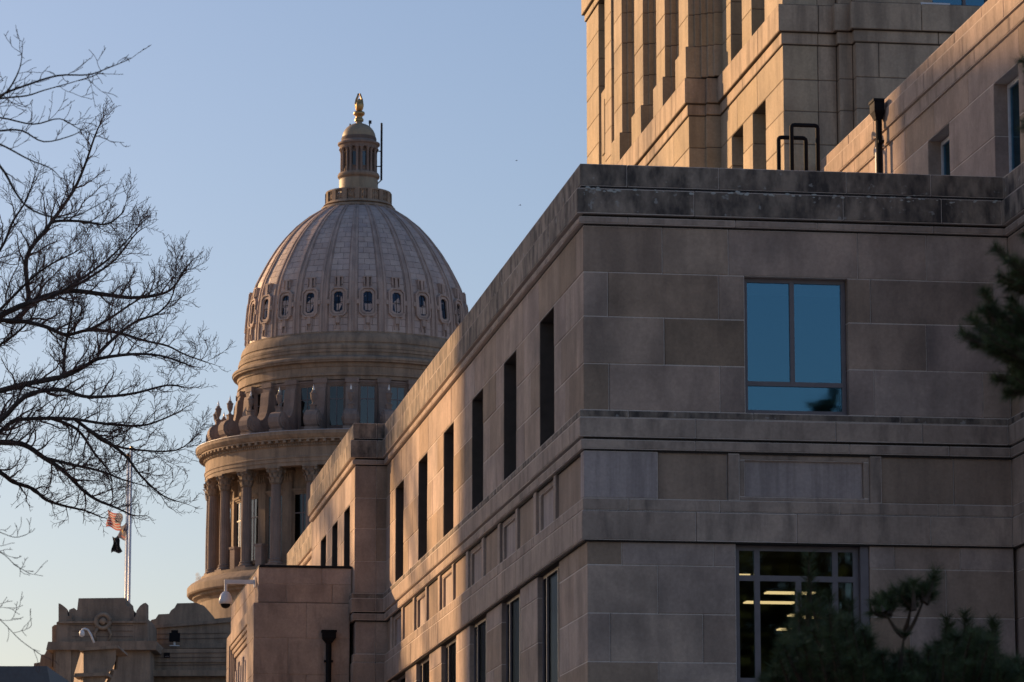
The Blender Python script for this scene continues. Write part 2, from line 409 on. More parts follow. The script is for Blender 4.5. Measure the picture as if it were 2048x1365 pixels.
# --- pavilion (projecting bay) and the far stretch of the long face
PW = [(24.55+2.48*i, 25.72+2.48*i) for i in range(3)]
for k, (z0, z1) in enumerate(CW):
    rr = .7 if k % 2 else .95
    S.add(UP, UP+T, WP, WP+rr, z0, z1); S.add(UP+T, T, WP, WP+T, z0, z1)
    if k == 3: runL(UP, WP+rr, WE, z0, z1)
    else:
        a = WP+rr
        for w0, w1 in PW + [(WE, None)]: S.add(UP, UP+T, a, w0, z0, z1); a = w1
    runL(0, WE, 46, z0, z1)
for z0, z1 in ((PZ0, PZ1), (7.113, 7.425), (6.475, 7.113), (5.837, 6.475), (5.2, 5.837)):
    S.add(UP+.03, UP+T, WP+.03, WP+.9, z0, z1); S.add(UP+T, T, WP+.03, WP+T, z0, z1)
    runL(UP+.03, WP+.9, WE, z0, z1)
# --- right-hand wing wall (forward of the front face) and the upper storey wall
for k, (z0, z1) in enumerate(CW + [(PZ0, PZ1), (7.113, 7.425), (6.475, 7.113), (5.837, 6.475), (5.2, 5.837)]):
    runL(UR + (RB if z1 < 7.5 else 0), -3.2, T, z0, z1, lo=1.0, hi=1.6)
WT = 11.12
SW = [(-.70, .53), (2.92, 4.12)]             # upper-storey windows, z 12.54-13.92
UZ = [(12.47, 13.18), (13.18, 13.92), (13.92, 14.40)]
for k, (z0, z1) in enumerate(UZ):
    if k == 2: runL(UR, -3.2, WT, z0, z1, 0, 'sand', 1.5, 2.6); continue
    a = -3.2
    for w0, w1 in SW + [(WT, None)]:
        for q0, q1 in cuts(a, w0, 1.6, 2.8): S.add(UR, UR+T, q0, q1, z0, z1)
        a = w1
runL(UR, -3.2, WT, 14.405, 14.63, .035, 'band', 1.3, 2.2, 'moulding_stone')
runL(UR, -3.2, WT, 14.635, 14.93, .075, 'band', 1.3, 2.2, 'cornice_stone')
runL(UR, -3.2, WT, 14.935, 15.12, .04, 'band', 1.3, 2.2, 'coping_stone')
S.flush(300)
# base walls below the frame, roofs and inner faces: plain wall pieces
b = MB()
b.box(RB+.01, UR, RB+.01, T, 0, 5.195); b.box(RB+.01, T, T, WP, 0, 5.195)
b.box(UP+.04, T, WP+.04, WE, 0, 5.195); b.box(UR+RB+.01, UR+T+3, -3.2, T, 0, 5.195)
b.box(RB+.02, T, WE, 46, 0, 11.0); b.box(T, 14, 45, 46, 0, 12.0)
b.build('base_wall', M['sand'], bld)
b = MB(); b.box(T+.01, UR-.01, T+.01, 45.9, 12.0, 12.15); b.box(UP+T+.01, T, WP+T+.02, WE-.01, 12.0, 12.148); b.box(UR+T+.01, 14, -3.2, 45, 14.6, 14.75)
b.build('roof', M['roof'], bld)
b = MB(); b.box(UR+T+.02, 14, -3.19, -3.0, 0, 14.6); b.box(13.8, 14, -3, 45, 0, 14.6)
b.build('outer_wall', M['sand'], bld)
# dark inner lining so windows look into rooms, not through the building
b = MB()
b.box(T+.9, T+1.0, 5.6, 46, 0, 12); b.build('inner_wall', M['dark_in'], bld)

def windowF(root, u0, u1, z0, z1, wp, rec, vbars, hbars, gm, fm, fw=.055, bottoms=None):
    """window in a front wall: frame, bars, separate panes"""
    y0, y1 = wp+rec, wp+rec+.07
    f = MB()
    f.box(u0, u0+fw, y0, y1, z0, z1); f.box(u1-fw, u1, y0, y1, z0, z1); f.box(u0+fw, u1-fw, y0, y1, z1-fw, z1); f.box(u0+fw, u1-fw, y0, y1, z0, z0+fw)
    for x, za, zb in vbars: f.box(x-fw/2, x+fw/2, y0-.004, y1, za, zb)
    for z, xa, xb in hbars: f.box(xa, xb, y0-.002, y1-.003, z-fw/2, z+fw/2)
    o = f.build('window_frame', fm, root)
    return o
# front upper window
fo = windowF(bld, FW[0], FW[1], 9.165, 11.02, 0, .13, [(2.865, 9.60, 10.97)], [(9.585, FW[0]+.05, FW[1]-.05)], M['glass'], M['frame'], .062)
for a, b_, z0, z1 in ((FW[0]+.062, 2.834, 9.616, 10.958), (2.896, FW[1]-.062, 9.616, 10.958), (FW[0]+.062, FW[1]-.062, 9.227, 9.554)):
    g = MB(); g.box(a, b_, .155, .165, z0, z1); g.build('pane', M['glass'], fo)
g = MB(); g.box(FW[0]+.05, FW[1]-.05, .20, .21, 10.80, 11.0); g.build('blind', M['blind'], fo)
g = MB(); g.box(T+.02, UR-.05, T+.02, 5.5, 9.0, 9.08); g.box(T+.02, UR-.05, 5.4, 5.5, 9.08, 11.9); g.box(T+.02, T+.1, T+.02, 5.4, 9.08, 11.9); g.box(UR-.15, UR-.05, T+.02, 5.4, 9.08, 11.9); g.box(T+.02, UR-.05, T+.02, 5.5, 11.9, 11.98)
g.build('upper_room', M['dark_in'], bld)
# front lower window
z0, z1 = 4.6, 7.42
zt = 6.98
u1b, u2b, u3b = 2.36, 3.42, 2.92
fo = windowF(bld, LW[0], LW[1]-.12, z0, z1, RB, .14, [(u1b, z0, z1), (u2b, z0, z1), (u3b, z0, zt)], [(zt, LW[0]+.05, LW[1]-.15), (5.62, LW[0]+.05, u1b)], M['glass_dim'], M['frame'], .075)
fw = .0375
for a, b_, za, zb in ((LW[0]+.075, u1b-fw, zt+fw, z1-.075), (u1b+fw, u2b-fw, zt+fw, z1-.075), (u2b+fw, LW[1]-.195, zt+fw, z1-.075),
                      (LW[0]+.075, u1b-fw, 5.66, zt-fw), (LW[0]+.075, u1b-fw, z0+.075, 5.58), (u1b+fw, u3b-fw, z0+.075, zt-fw), (u3b+fw, u2b-fw, z0+.075, zt-fw), (u2b+fw, LW[1]-.195, z0+.075, zt-fw)):
    g = MB(); g.box(a, b_, .215, .225, za, zb); g.build('pane', M['glass_dim'], fo)
g = MB(); g.box(LW[1]-.115, LW[1]-.003, RB+.05, T, z0, z1); g.build('mullion', M['frame'], fo)
g = MB(); e0, e1 = T+RB+.02, 13.0
g.box(.6, UR-.05, e0, e1, 4.0, 4.1); g.box(.6, UR-.05, e1, e1+.1, 4.1, 7.6); g.box(.5, .6, e0, e1, 4.1, 7.6); g.box(UR-.15, UR-.05, e0, e1, 4.1, 7.6); g.box(.5, UR-.05, e0, e1+.1, 7.6, 7.7)
g.build('office_room', M['room'], bld)
shelf = thing('bookshelf', 'dim wooden shelf inside the lit office, behind the lower window', 'shelf', L2W(2.0, 6.0, 4.1), A)
g = MB()
for x in (0, 1.2, 2.4): g.box(x, x+.05, 0, .4, 0, 2.2)
g.build('upright', M['room'], shelf)
for z in (.1, .7, 1.3, 1.9):
    g = MB(); g.box(.05, 2.4, 0.01, .39, z, z+.04); g.build('shelf_board', M['room'], shelf)
lamps = [('long bright ceiling lamp strip, upper of the two behind the lower window', 3.22, 3.92, 3.65), ('longest bright ceiling lamp strip, second row down behind the lower window', 3.2, 3.93, 5.0),
         ('small dim ceiling lamp deep in the office, right of the middle mullion', 4.52, 4.9, 7.05), ('short faint ceiling lamp just left of the middle mullion, deep in the office', 4.25, 4.42, 6.8),
         ('smallest ceiling lamp, farthest back in the office', 4.56, 4.76, 9.0), ('ceiling lamp end showing at the left edge of the lower window', 1.7, 2.52, 1.5)]
for lb, a, b_, v in lamps:
    o = thing('ceiling_lamp', lb, 'lamp', L2W((a+b_)/2, v, 7.15), A, 'lit ceiling lamps in the office')
    g = MB(); g.box(-(b_-a)/2, (b_-a)/2, -.12, .12, .0, .018); g.build('diffuser', M['lamp'], o)
    g = MB(); g.box(-(b_-a)/2-.02, (b_-a)/2+.02, -.13, .13, .019, .06); g.box(-.01, .01, -.01, .01, .06, .45); g.build('housing', M['frame'], o)

def windowL(root, w0, w1, z0, z1, up, rec, bars, fm, gm, fw=.05, hb=None):
    x0, x1 = up+rec, up+rec+.06
    f = MB(); f.box(x0, x1, w0, w0+fw, z0, z1); f.box(x0, x1, w1-fw, w1, z0, z1); f.box(x0, x1, w0+fw, w1-fw, z1-fw, z1); f.box(x0, x1, w0+fw, w1-fw, z0, z0+fw)
    for q in bars: f.box(x0-.004, x1, q-fw/2, q+fw/2, z0, z1)
    o = f.build('window_frame', fm, root)
    xs = [w0+fw] + sum([[q-fw/2, q+fw/2] for q in bars], []) + [w1-fw]
    for a, b_ in zip(xs[::2], xs[1::2]):
        g = MB(); g.box(x0+.025, x0+.033, a, b_, z0+fw, z1-fw); g.build('pane', gm, o)
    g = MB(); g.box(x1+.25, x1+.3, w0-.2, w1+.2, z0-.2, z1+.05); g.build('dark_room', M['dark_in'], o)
    return o
for w0, w1 in UW: windowL(bld, w0, w1, 9.165, 11.02, 0, .30, [(w0+w1)/2], M['bronze_and_shade'], M['glass_side'])
for w0, w1 in DW: windowL(bld, w0, w1, 5.2, 7.42, RB, .075, [w0+.5, w1-.42], M['frame'], M['glass_side'])
for w0, w1 in PW: windowL(bld, w0, w1, 9.165, 11.02, UP, .30, [(w0+w1)/2], M['bronze_and_shade'], M['glass_side'])
for w0, w1 in SW: windowL(bld, w0, w1, 12.56, 13.90, UR, .20, [], M['frame_white'], M['glass'], .06)

for lst, up_ in ((UW, 0), (PW, UP)):
    for w0, w1 in lst:
        g = MB(); g.box(up_+.012, up_+.30, w1-.02, w1+.001, 9.17, 11.0); g.box(up_+.012, up_+.30, w0-.001, w0+.02, 9.17, 11.0); g.box(up_+.012, up_+.30, w0+.02, w1-.02, 11.0, 11.019); g.build('reveal_shade_strip', M['bronze_and_shade'], bld)  # added dark strips over the jambs, the reveals' shade put into their colour
# --- porch block in front of the pavilion
S = Ashlar(bld, 'band')
QW, QE, QU = 23.98, 31.5, -2.44
for z0, z1, pj, xs in ((9.36, 9.68, 0, [QU, -1.2, UP-.01]), (9.0, 9.36, .0, [QU, -1.9, -1.0, UP-.01])):
    for a, b_ in zip(xs[:-1], xs[1:]): S.add(a, b_, QW, QW+(.8 if a == QU else T), z0, z1, 'sand', 'porch_stone')
    runL(QU, QW+.8, QE, z0, z1, 0, 'sand', 1.0, 1.7, 'porch_stone')
for z0, z1 in ((8.3, 8.985), (7.6, 8.3), (6.9, 7.6), (6.2, 6.9), (5.4, 6.2)):
    xs = [QU-.085] + ([-1.5] if int(z0*10) % 2 else [-1.85, -1.05]) + [UP-.05]
    for a, b_ in zip(xs[:-1], xs[1:]): S.add(a, b_, QW-.06, QW+(1.7 if a < QU else T), z0, z1, 'band', 'porch_stone')
    S.add(QU-.085, QU+T, 30.75, QE, z0, z1, 'band', 'porch_stone')
S.add(QU-.085, QU+T, QW+1.7, 30.75, 8.745, 8.985, 'band', 'porch_stone')
for k in range(3):                                        # stepped frame round the carved panel
    q = .09*k
    S.add(QU-.055+.03*k, QU+T, QW+1.7+q, 30.75-q, 8.655-q, 8.745-q, 'band', 'panel_frame')
    S.add(QU-.055+.03*k, QU+T, QW+1.7+q, QW+1.79+q, 5.4, 8.655-q, 'band', 'panel_frame'); S.add(QU-.055+.03*k, QU+T, 30.66-q, 30.75-q, 5.4, 8.655-q, 'band', 'panel_frame')
S.add(QU+.05, QU+T, QW+1.97, 30.48, 5.4, 8.475, 'pale', 'carved_panel')
for k in range(7):
    S.add(QU+.015, QU+.1, QW+2.3+k*.62, QW+2.62+k*.62, 6.2, 8.2 + .12*(k % 2), 'pale', 'carved_relief', core=False, cham=.03)
S.flush(60)
g = MB(); g.box(QU-.07, UP-.05, QW-.05, QE, 0, 5.395); g.box(QU+T, UP, QW+T, QE-.1, 5.4, 9.5); g.build('porch_base', M['band'], bld)
g = MB(); g.box(QU+.015, UP-.012, QW-.02, QE, 9.685, 9.725); g.build('porch_flashing', M['flash'], bld)

# downspouts, pipes, camera
def downspout(label, loc, rz, zlen, head=(.26, .2, .24), r=.055):
    o = thing('downspout', label, 'downspout', loc, rz, 'dark downspouts with leader heads')
    h = MB(); a, d, t_ = head
    vs = [(-a/2,-d,0),(a/2,-d,0),(a/2,0,0),(-a/2,0,0)]
    k = .45
    h.add([(-a/2,-d,0),(a/2,-d,0),(a/2,-.01,0),(-a/2,-.01,0),(-a/2,-d,-t_*.6),(a/2,-d,-t_*.6),(a/2,-.01,-t_*.6),(-a/2,-.01,-t_*.6),
           (-a/2*k,-d*.75,-t_),(a/2*k,-d*.75,-t_),(a/2*k,-.02,-t_),(-a/2*k,-.02,-t_)],
          [(0,3,2,1),(0,1,5,4),(1,2,6,5),(2,3,7,6),(3,0,4,7),(4,5,9,8),(5,6,10,9),(6,7,11,10),(7,4,8,11),(8,9,10,11)])
    h.box(-a/2-.015, a/2+.015, -d-.015, -.012, -.035, .004)
    h.build('leader_head', M['black'], o, fix=True)
    p = MB(); p.tube([(0,-d*.4,-t_+.02),(0,-d*.4,-t_-zlen)], r, 10); p.build('pipe', M['black'], o, smooth=False)
    for z in (-t_-.35, -t_-1.6):
        if -z < zlen: s_ = MB(); s_.box(-r-.03, r+.03, -d*.4-.03, -.006, z-.02, z+.02); s_.build('bracket', M['black'], o)
    return o
downspout('black downspout with funnel head on the front of the low porch', L2W(-1.07, QW-.06, 8.45), A, 8.0)
downspout('black downspout with boxy head on the sunlit upper storey wall', L2W(UR-.075, 6.48, 15.08), A-R(90), 2.9, (.30, .17, .30), .05)
o = thing('white_pipe', 'pale metal pipe running beside the downspout on the upper wall', 'pipe', L2W(UR-.06, 6.95, 12.2), A)
g = MB(); g.tube([(0,0,0),(0,0,2.25)], .035, 8); g.build('pipe', M['white'], o)
for lb, ua, ub, zt_, v in (('taller inverted-U black vent pipe on the flat roof', 4.655, 5.075, 15.05, 8.0), ('shorter inverted-U black vent pipe on the flat roof, left of the taller one', 4.50, 4.94, 14.90, 8.25)):
    o = thing('vent_pipe', lb, 'pipe', L2W(ua, v, 12.15), A, 'vent pipes on the roof')
    H = zt_-12.15; W_ = ub-ua
    pts = [(0,0,0),(0,0,H-.075)] + [(.045-.045*math.cos(t), 0, H-.075+.045*math.sin(t)) for t in (.5, 1.05)] + [(.05,0,H-.03),(W_-.05,0,H-.03)] + [(W_-.045+.045*math.sin(t), 0, H-.075+.045*math.cos(t)) for t in (.5, 1.05)] + [(W_,0,H-.075),(W_,0,0)]
    g = MB(); g.tube(pts, .034, 10); g.build('bent_pipe', M['black'], o, smooth=True)
    g = MB()
    for x in (0, W_): g.tube([(x,0,0),(x,0,.12)], .06, 12)
    g.build('flange', M['black'], o)
o = thing('dome_security_camera', 'white dome security camera hanging from a wall arm on the porch', 'camera', L2W(-2.50, 24.5, 9.44), A)
g = MB(); g.box(-.56, .02, -.035, .035, -.04, .04); g.build('arm', M['white'], o)
g = MB(); g.tube([(-.53,0,-.04),(-.53,0,-.20)], .03, 10); g.build('stem', M['white'], o)
g = MB(); g.lathe([(.0,-.19),(.05,-.195),(.085,-.23),(.115,-.29),(.13,-.36),(.13,-.43),(.10,-.435)], 24); x = g.build('housing', M['white'], o, smooth=True, loc=(-.53,0,0))
g = MB(); g.lathe([(.10,-.432)] + [(.10*math.cos(t), -.432-.09*math.sin(t)) for t in (.3,.6,.9,1.2,1.5)] + [(0,-.523)], 20); g.build('lens_bubble', M['black'], o, smooth=True, loc=(-.53,0,0))
g = MB(); g.box(.02, .04, -.09, .09, -.1, .1); g.build('wall_plate', M['white'], o)

# ================================================================== the tower
tow = thing('stone_tower', 'tall sunlit sandstone tower with vertical piers behind the low roof', 'tower', O, A)
S = Ashlar(tow, 'mortar_dark'); S.inset = .016; GAP = .014
UT, UC = 5.22, 4.65
ZC = [14.3, 14.88, 15.44, 16.0, 16.54, 17.13]                         # courses below the band
ZU = [17.82, 18.4, 19.0, 19.62, 20.24, 20.86, 21.48, 22.1, 22.7, 23.3, 23.9, 24.5]
TT = .6
def towL(up, w0, w1, zs, mat='tower', nm='stone', pj=0):
    for z0, z1 in zip(zs[:-1], zs[1:]): S.add(up-pj, up+TT, w0, w1, z0, z1, mat, nm)
ZL = [12.0, 12.9, 13.7] + ZC
# near end bay: piers and slots
W0, W1_, WF, WEND = 11.12, 16.42, 24.30, 31.1
nb = [(11.12, 12.55), (13.60, 14.43), (15.38, 16.42)]
for a, b_ in nb:
    towL(UT, a, b_, ZU); 
    towL(UT, a, b_, [z for z in ZL if z <= 16.55])
for a, b_ in ((11.12, 13.2), (13.2, 14.9), (14.9, 16.42)): S.add(UT, UT+TT, a, b_, 16.54, 17.13, 'tower')
# centre bay piers (u=4.65), three flutes on each side of the slots
cp = [(16.42, 17.34), (18.70, 19.60), (21.0, 21.95), (23.36, 24.30)]
for a, b_ in cp:
    towL(UC, a, b_, ZU[1:]); S.add(UC-.06, UC+TT, a-.06 if a < 17 else a-.05, b_+.05, 17.82, 18.4, 'tower')
    for k in range(1, 5):                                             # stepped returns
        for z0, z1 in zip(ZU[:-1], ZU[1:]):
            S.add(UC+.105*k, UC+.105*k+.5, a-.07*k, b_+.07*k, z0, z1, 'tower', 'flute')
towL(UC, 16.42, 17.9, ZL); 
for a, b_ in ((17.9, 19.6), (19.6, 21.2), (21.2, 22.9), (22.9, 24.3)): towL(UC, a, b_, ZL)
for z0, z1 in zip(ZL[:-1], ZL[1:]):
    S.add(UC+.30, UC+.9, 16.42-.09, 16.42+.3, z0, z1, 'tower', 'flute')
# far end bay
fb = [(24.30, 26.8), (27.9, 28.72), (29.5, 31.1)]
for a, b_ in fb: towL(UT, a, b_, ZL + [17.82] + ZU[1:9])
for a, b_ in ((26.8, 27.9), (28.72, 29.5)):
    S.add(UT+.05, UT+TT, a, b_, 19.0, 20.7, 'tower', 'carved_panel'); S.add(UT+.02, UT+TT, a+.2, b_-.2, 19.25, 20.45, 'tower', 'carved_panel', core=False)
    S.add(UT, UT+TT, a, b_, 17.1, 19.0-.35, 'tower')
# bands
def tband(z0, z1, pj, mat):
    S.add(UT-pj, UT+TT, W0-pj, W0+1.6, z0, z1, mat, 'band_stone')
    for a, b_ in cuts(W0+1.6, W1_-.1-pj, 1.4, 2.3): S.add(UT-pj, UT+TT, a, b_, z0, z1, mat, 'band_stone')
    S.add(UC-pj, UC+TT, W1_-pj, W1_+1.2, z0, z1, mat, 'band_stone'); S.add(UC+.30, UC+.62-pj, W1_-.09-pj, W1_-pj, z0, z1, mat, 'band_stone', core=False)
    for a, b_ in cuts(W1_+1.2, WF, 1.4, 2.3): S.add(UC-pj, UC+TT, a, b_, z0, z1, mat, 'band_stone')
    for a, b_ in cuts(WF, WEND, 1.4, 2.3): S.add(UT-pj, UT+TT, a, b_, z0, z1, mat, 'band_stone')
    # front face with its two steps
    S.add(UT+TT, 6.14, W0-pj, W0+TT, z0, z1, mat, 'band_stone'); S.add(6.14-pj, 6.38, W0-.16-pj, W0+TT, z0, z1, mat, 'band_stone')
    for a, b_ in cuts(6.38-pj, 10.0, 1.2, 1.9): S.add(a, b_, W0-.34-pj, W0+TT, z0, z1, mat, 'band_stone')
tband(17.135, 17.34, .03, 'towerband'); tband(17.345, 17.81, .085, 'towerband')
# cornice of the end bays
for z0, z1, pj in ((22.705, 22.86, .04), (22.865, 23.5, .10), (23.505, 24.3, .02)):
    for a, b_ in cuts(WF+.1, WEND+pj, 1.6, 2.6): S.add(UT-pj, UT+TT, a, b_, z0, z1, 'tower', 'band_stone')
# front face courses
for n, (z0, z1) in enumerate(list(zip(ZL[:-1], ZL[1:])) + [(17.82, 18.6), (18.6, 19.4)]):
    j = .28 if n % 2 else .95
    S.add(UT+.001, UT+j, W0, W0+TT, z0, z1, 'towerband') if False else None
    for a, b_ in ((UT+TT, 6.14),) : S.add(a, b_, W0, W0+TT, z0, z1, 'towerband')
    S.add(6.14, 6.38, W0-.16, W0+TT, z0, z1, 'towerband')
    if z0 > 17.5:
        S.add(6.38, 7.72, W0-.34, W0+TT, z0, z1, 'towerband'); S.add(8.75, 10, W0-.34, W0+TT, z0, z1, 'towerband')
    else:
        xs = [6.38, 6.78, 8.3, 10.0] if n % 2 else [6.38, 7.1, 8.9, 10.0]
        if n % 3 == 0: xs = [6.38, 7.95, 10.0]
        for a, b_ in zip(xs[:-1], xs[1:]): S.add(a, b_, W0-.34, W0+TT, z0, z1, 'towerband')
S.flush(300)
GAP = .009
f = MB(); f.box(7.72, 8.75, W0-.1, W0-.03, 17.82, 17.9); f.box(7.72, 7.78, W0-.1, W0-.03, 17.9, 19.4); f.box(8.69, 8.75, W0-.1, W0-.03, 17.9, 19.4); f.box(8.3, 8.35, W0-.1, W0-.03, 17.9, 19.4)
fo = f.build('window_frame', M['frame'], tow)
for a, b_ in ((7.78, 8.3), (8.35, 8.69)): g = MB(); g.box(a, b_, W0-.06, W0-.05, 17.9, 19.4); g.build('pane', M['glass'], fo)
g = MB(); g.box(7.5, 8.0, W0-.40, W0-.35, 17.70, 17.84); g.build('bracket', M['white'], fo)
g = MB()   # core behind slots
g.box(UT+.40, 13, W0+TT+.01, WEND-.05, 10, 30); g.box(UT+TT+.01, 10, W0+.3, W0+TT, 17.8, 30); g.build('slot_wall', M['tower'], tow)
g = MB(); g.box(10, 13, W0-.3, WEND, 0, 26); g.build('side_wall', M['tower'], tow)
for a, b_ in ((12.55, 13.6), (14.43, 15.38), (26.8, 27.9), (28.72, 29.5)):
    z0, z1 = (17.82, 24) if a < 20 else (20.7, 22.7)
    f = MB(); f.box(UT+.30, UT+.36, a, a+.06, z0, z1); f.box(UT+.30, UT+.36, b_-.06, b_, z0, z1)
    for k in range(1, 5): f.box(UT+.302, UT+.358, a+.06, b_-.06, z0+k*1.2-.03, z0+k*1.2+.03)
    fo = f.build('window_frame', M['frame'], tow)
    g = MB(); g.box(UT+.325, UT+.333, a+.06, b_-.06, z0, z1); g.build('pane', M['glass'], fo)
    if a < 20:
        f = MB(); f.box(UT+.30, UT+.36, a, b_, 16.45, 16.53); f.box(UT+.30, UT+.36, a, a+.06, 13.7, 16.45); f.box(UT+.30, UT+.36, b_-.06, b_, 13.7, 16.45)
        fo = f.build('window_frame', M['frame'], tow); g = MB(); g.box(UT+.325, UT+.333, a+.06, b_-.06, 13.7, 16.45); g.build('pane', M['glass'], fo)

# ================================================================== the capitol
AX = at(715.5, 600, 260).x; CY = 260.0
cap = thing('domed_capitol', 'stone capitol with ribbed dome, columned drum and lantern against the sky', 'building', (AX, CY, 0))
def pol(r, a, z): return (r*math.sin(R(a)), -r*math.cos(R(a)), z)
def lath(name, prof, mat, n=120, deg=35, parent=None):
    g = MB(); g.lathe(prof, n); o = g.build(name, mat, parent or cap); smooth_angle(o, deg); return o
# shell profile
SH = [(7.80,45.9),(7.78,46.6),(7.73,47.5),(7.66,48.3),(7.50,49.35),(7.20,50.3),(6.81,51.08),(6.35,51.95),(5.80,52.85),(5.12,53.75),(4.38,54.55),(3.45,55.32),(2.47,55.95)]
def shell(t):
    """point on the shell at arc length t (0..1)"""
    ls = [0]
    for a, b_ in zip(SH[:-1], SH[1:]): ls.append(ls[-1] + math.hypot(b_[0]-a[0], b_[1]-a[1]))
    s = t*ls[-1]
    for i in range(len(SH)-1):
        if s <= ls[i+1] + 1e-9:
            f = (s-ls[i])/(ls[i+1]-ls[i]); return (SH[i][0]*(1-f)+SH[i+1][0]*f, SH[i][1]*(1-f)+SH[i+1][1]*f)
    return SH[-1]
NR = 24
lath('shell_backing', [(r-.07, z-.02) for r, z in [shell(i/40) for i in range(41)]], M['capdark'], 144, 60)
rowz = [shell(i/NR) for i in range(NR+1)]
tiles = []
rr = random.Random(3)
for sct in range(24):
    c = sct*15 + 7.5
    for i in range(NR):
        (r0, z0), (r1, z1) = rowz[i], rowz[i+1]
        h = 5.0
        n = 3 if i < 7 else (2 if i < 20 else 1)
        sp = rr.uniform(-.9, .9) if n == 2 else 0
        ed = [-h] + ([-h/3 + (.8 if i % 2 else -.6), h/3 + (.8 if i % 2 else -.6)] if n == 3 else [(1.4 if i % 2 else -1.4) + sp*.5] if n == 2 else []) + [h]
        for a0, a1 in zip(ed[:-1], ed[1:]):
            tiles.append((c+a0, c+a1, r0, z0, r1, z1))
def tile_geo(t, b):
    a0, a1, r0, z0, r1, z1 = t
    g0 = .011/r0/R(1); g1 = .011/max(r1, .5)/R(1); e = .012/math.hypot(r1-r0, z1-z0)
    q = lambda f, d: (r0+(r1-r0)*f+d, z0+(z1-z0)*f)
    (ra, za), (rb, zb) = q(e, 0), q(1-e, 0); d = .05 + rr.uniform(-.006, .006)
    o_ = [pol(ra+d-.05, a0+g0, za), pol(ra+d-.05, a1-g0, za), pol(rb+d-.05, a1-g1, zb), pol(rb+d-.05, a0+g1, zb)]
    i_ = [pol(ra-.06, a0+g0, za), pol(ra-.06, a1-g0, za), pol(rb-.06, a1-g1, zb), pol(rb-.06, a0+g1, zb)]
    b.add(o_ + i_, [(0,1,2,3),(0,4,5,1),(1,5,6,2),(2,6,7,3),(3,7,4,0)])
VIEW = 2.4
def tkey(t):
    c = math.cos(R((t[0]+t[1])/2 - VIEW)); ar = (t[1]-t[0])*(t[2]+t[4])*math.hypot(t[2]-t[4], t[3]-t[5]); return -(c*ar*(.35 + (t[5]-t[3])))
tiles.sort(key=tkey)
for t in tiles[:300]:
    b = MB(); tile_geo(t, b); b.build('dome_tile', M['tile'], cap)
for q in range(6):
    b = MB()
    for t in tiles[300+q::6]: tile_geo(t, b)
    tag(b.build('smaller_dome_tiles', M['tile'], cap), kind='stuff')
# ribs: double rolls with a recessed groove
for k in range(24):
    b = MB(); c = k*15
    n = 30
    for off, hw, d in ((0, 2.45, .035), (-1.4, .5, .10), (1.4, .5, .10)):
        vs = []; fs = []
        for i in range(n+1):
            r, z = shell(i/n); fl = max(.62, 1)
            w_ = hw*(1 if r > 5 else (1 + (5-r)*.10)); of = off*(1 if r > 5 else (1+(5-r)*.10))
            for a in (c+of-w_, c+of+w_):
                vs.append(pol(r-.08, a, z)); vs.append(pol(r+d, a + (.12 if a > c+of else .0)*0, z+d*.2))
        for i in range(n):
            p = i*4; fs += [(p+1, p+3, p+7, p+5), (p, p+1, p+5, p+4), (p+3, p+2, p+6, p+7)]
        b.add(vs, fs)
    b.build('dome_rib', M['rib'], cap, fix=True)
# dome windows
def octa(w_, h, cc): return [(-w_+cc,-h),(w_-cc,-h),(w_,-h+cc),(w_,h-cc),(w_-cc,h),(-w_+cc,h),(-w_,h-cc),(-w_,-h+cc)]
def ring(b, o1, o2, y0, y1):
    n = len(o1)
    vs = [(x,y0,z) for x, z in o1] + [(x,y0,z) for x, z in o2] + [(x,y1,z) for x, z in o1] + [(x,y1,z) for x, z in o2]
    fs = []
    for i in range(n):
        j = (i+1) % n; fs += [(i,j,n+j,n+i), (i,2*n+i,2*n+j,j), (n+i,n+j,3*n+j,3*n+i)]
    b.add(vs, fs)
fm_, pm_ = MB(), MB()
ring(fm_, octa(.60,1.02,.24), octa(.50,.92,.22), -.16, .25); ring(fm_, octa(.46,.86,.2), octa(.31,.72,.15), -.10, .25)
ring(fm_, octa(.50,.92,.22), octa(.46,.86,.2), -.05, .25)
for s_ in (-1, 1): fm_.box(min(s_*.6, s_*.78), max(s_*.6, s_*.78), -.12, .2, -.16, .16)
fm_.box(-.09,.09,-.13,.25,1.02,1.75); fm_.box(-.30,.30,-.09,.25,1.75,1.84); fm_.box(-.27,-.2,-.07,.25,1.2,1.75); fm_.box(.2,.27,-.07,.25,1.2,1.75)
fm_.box(-.12,.12,-.12,.25,-1.5,-1.02); fm_.box(-.19,-.14,-.08,.3,-1.9,-1.02); fm_.box(.14,.19,-.08,.3,-1.9,-1.02)
pm_.prism(octa(.33,.74,.16), .02, .05)
fmm, pmm = fm_.mesh('dome_window_frame'), pm_.mesh('dome_window_pane')
bar = MB(); bar.box(-.02,.02,-.0,.03,-.72,.72); bar.box(-.31,.31,-.002,.028,-.02,.02); barm = bar.mesh('dome_window_bar')
ZW = 48.0
for k in range(24):
    a = 7.5+15*k; r = 7.70
    w_ = link('window', fmm, M['rib'], cap, loc=pol(r, a, ZW), rot=(0,0,R(a)))
    w_.rotation_euler = (R(-5), 0, R(a)); w_.rotation_mode = 'XYZ'
    link('pane', pmm, M['glass_dome'], w_); link('glazing_bar', barm, M['black'], w_)
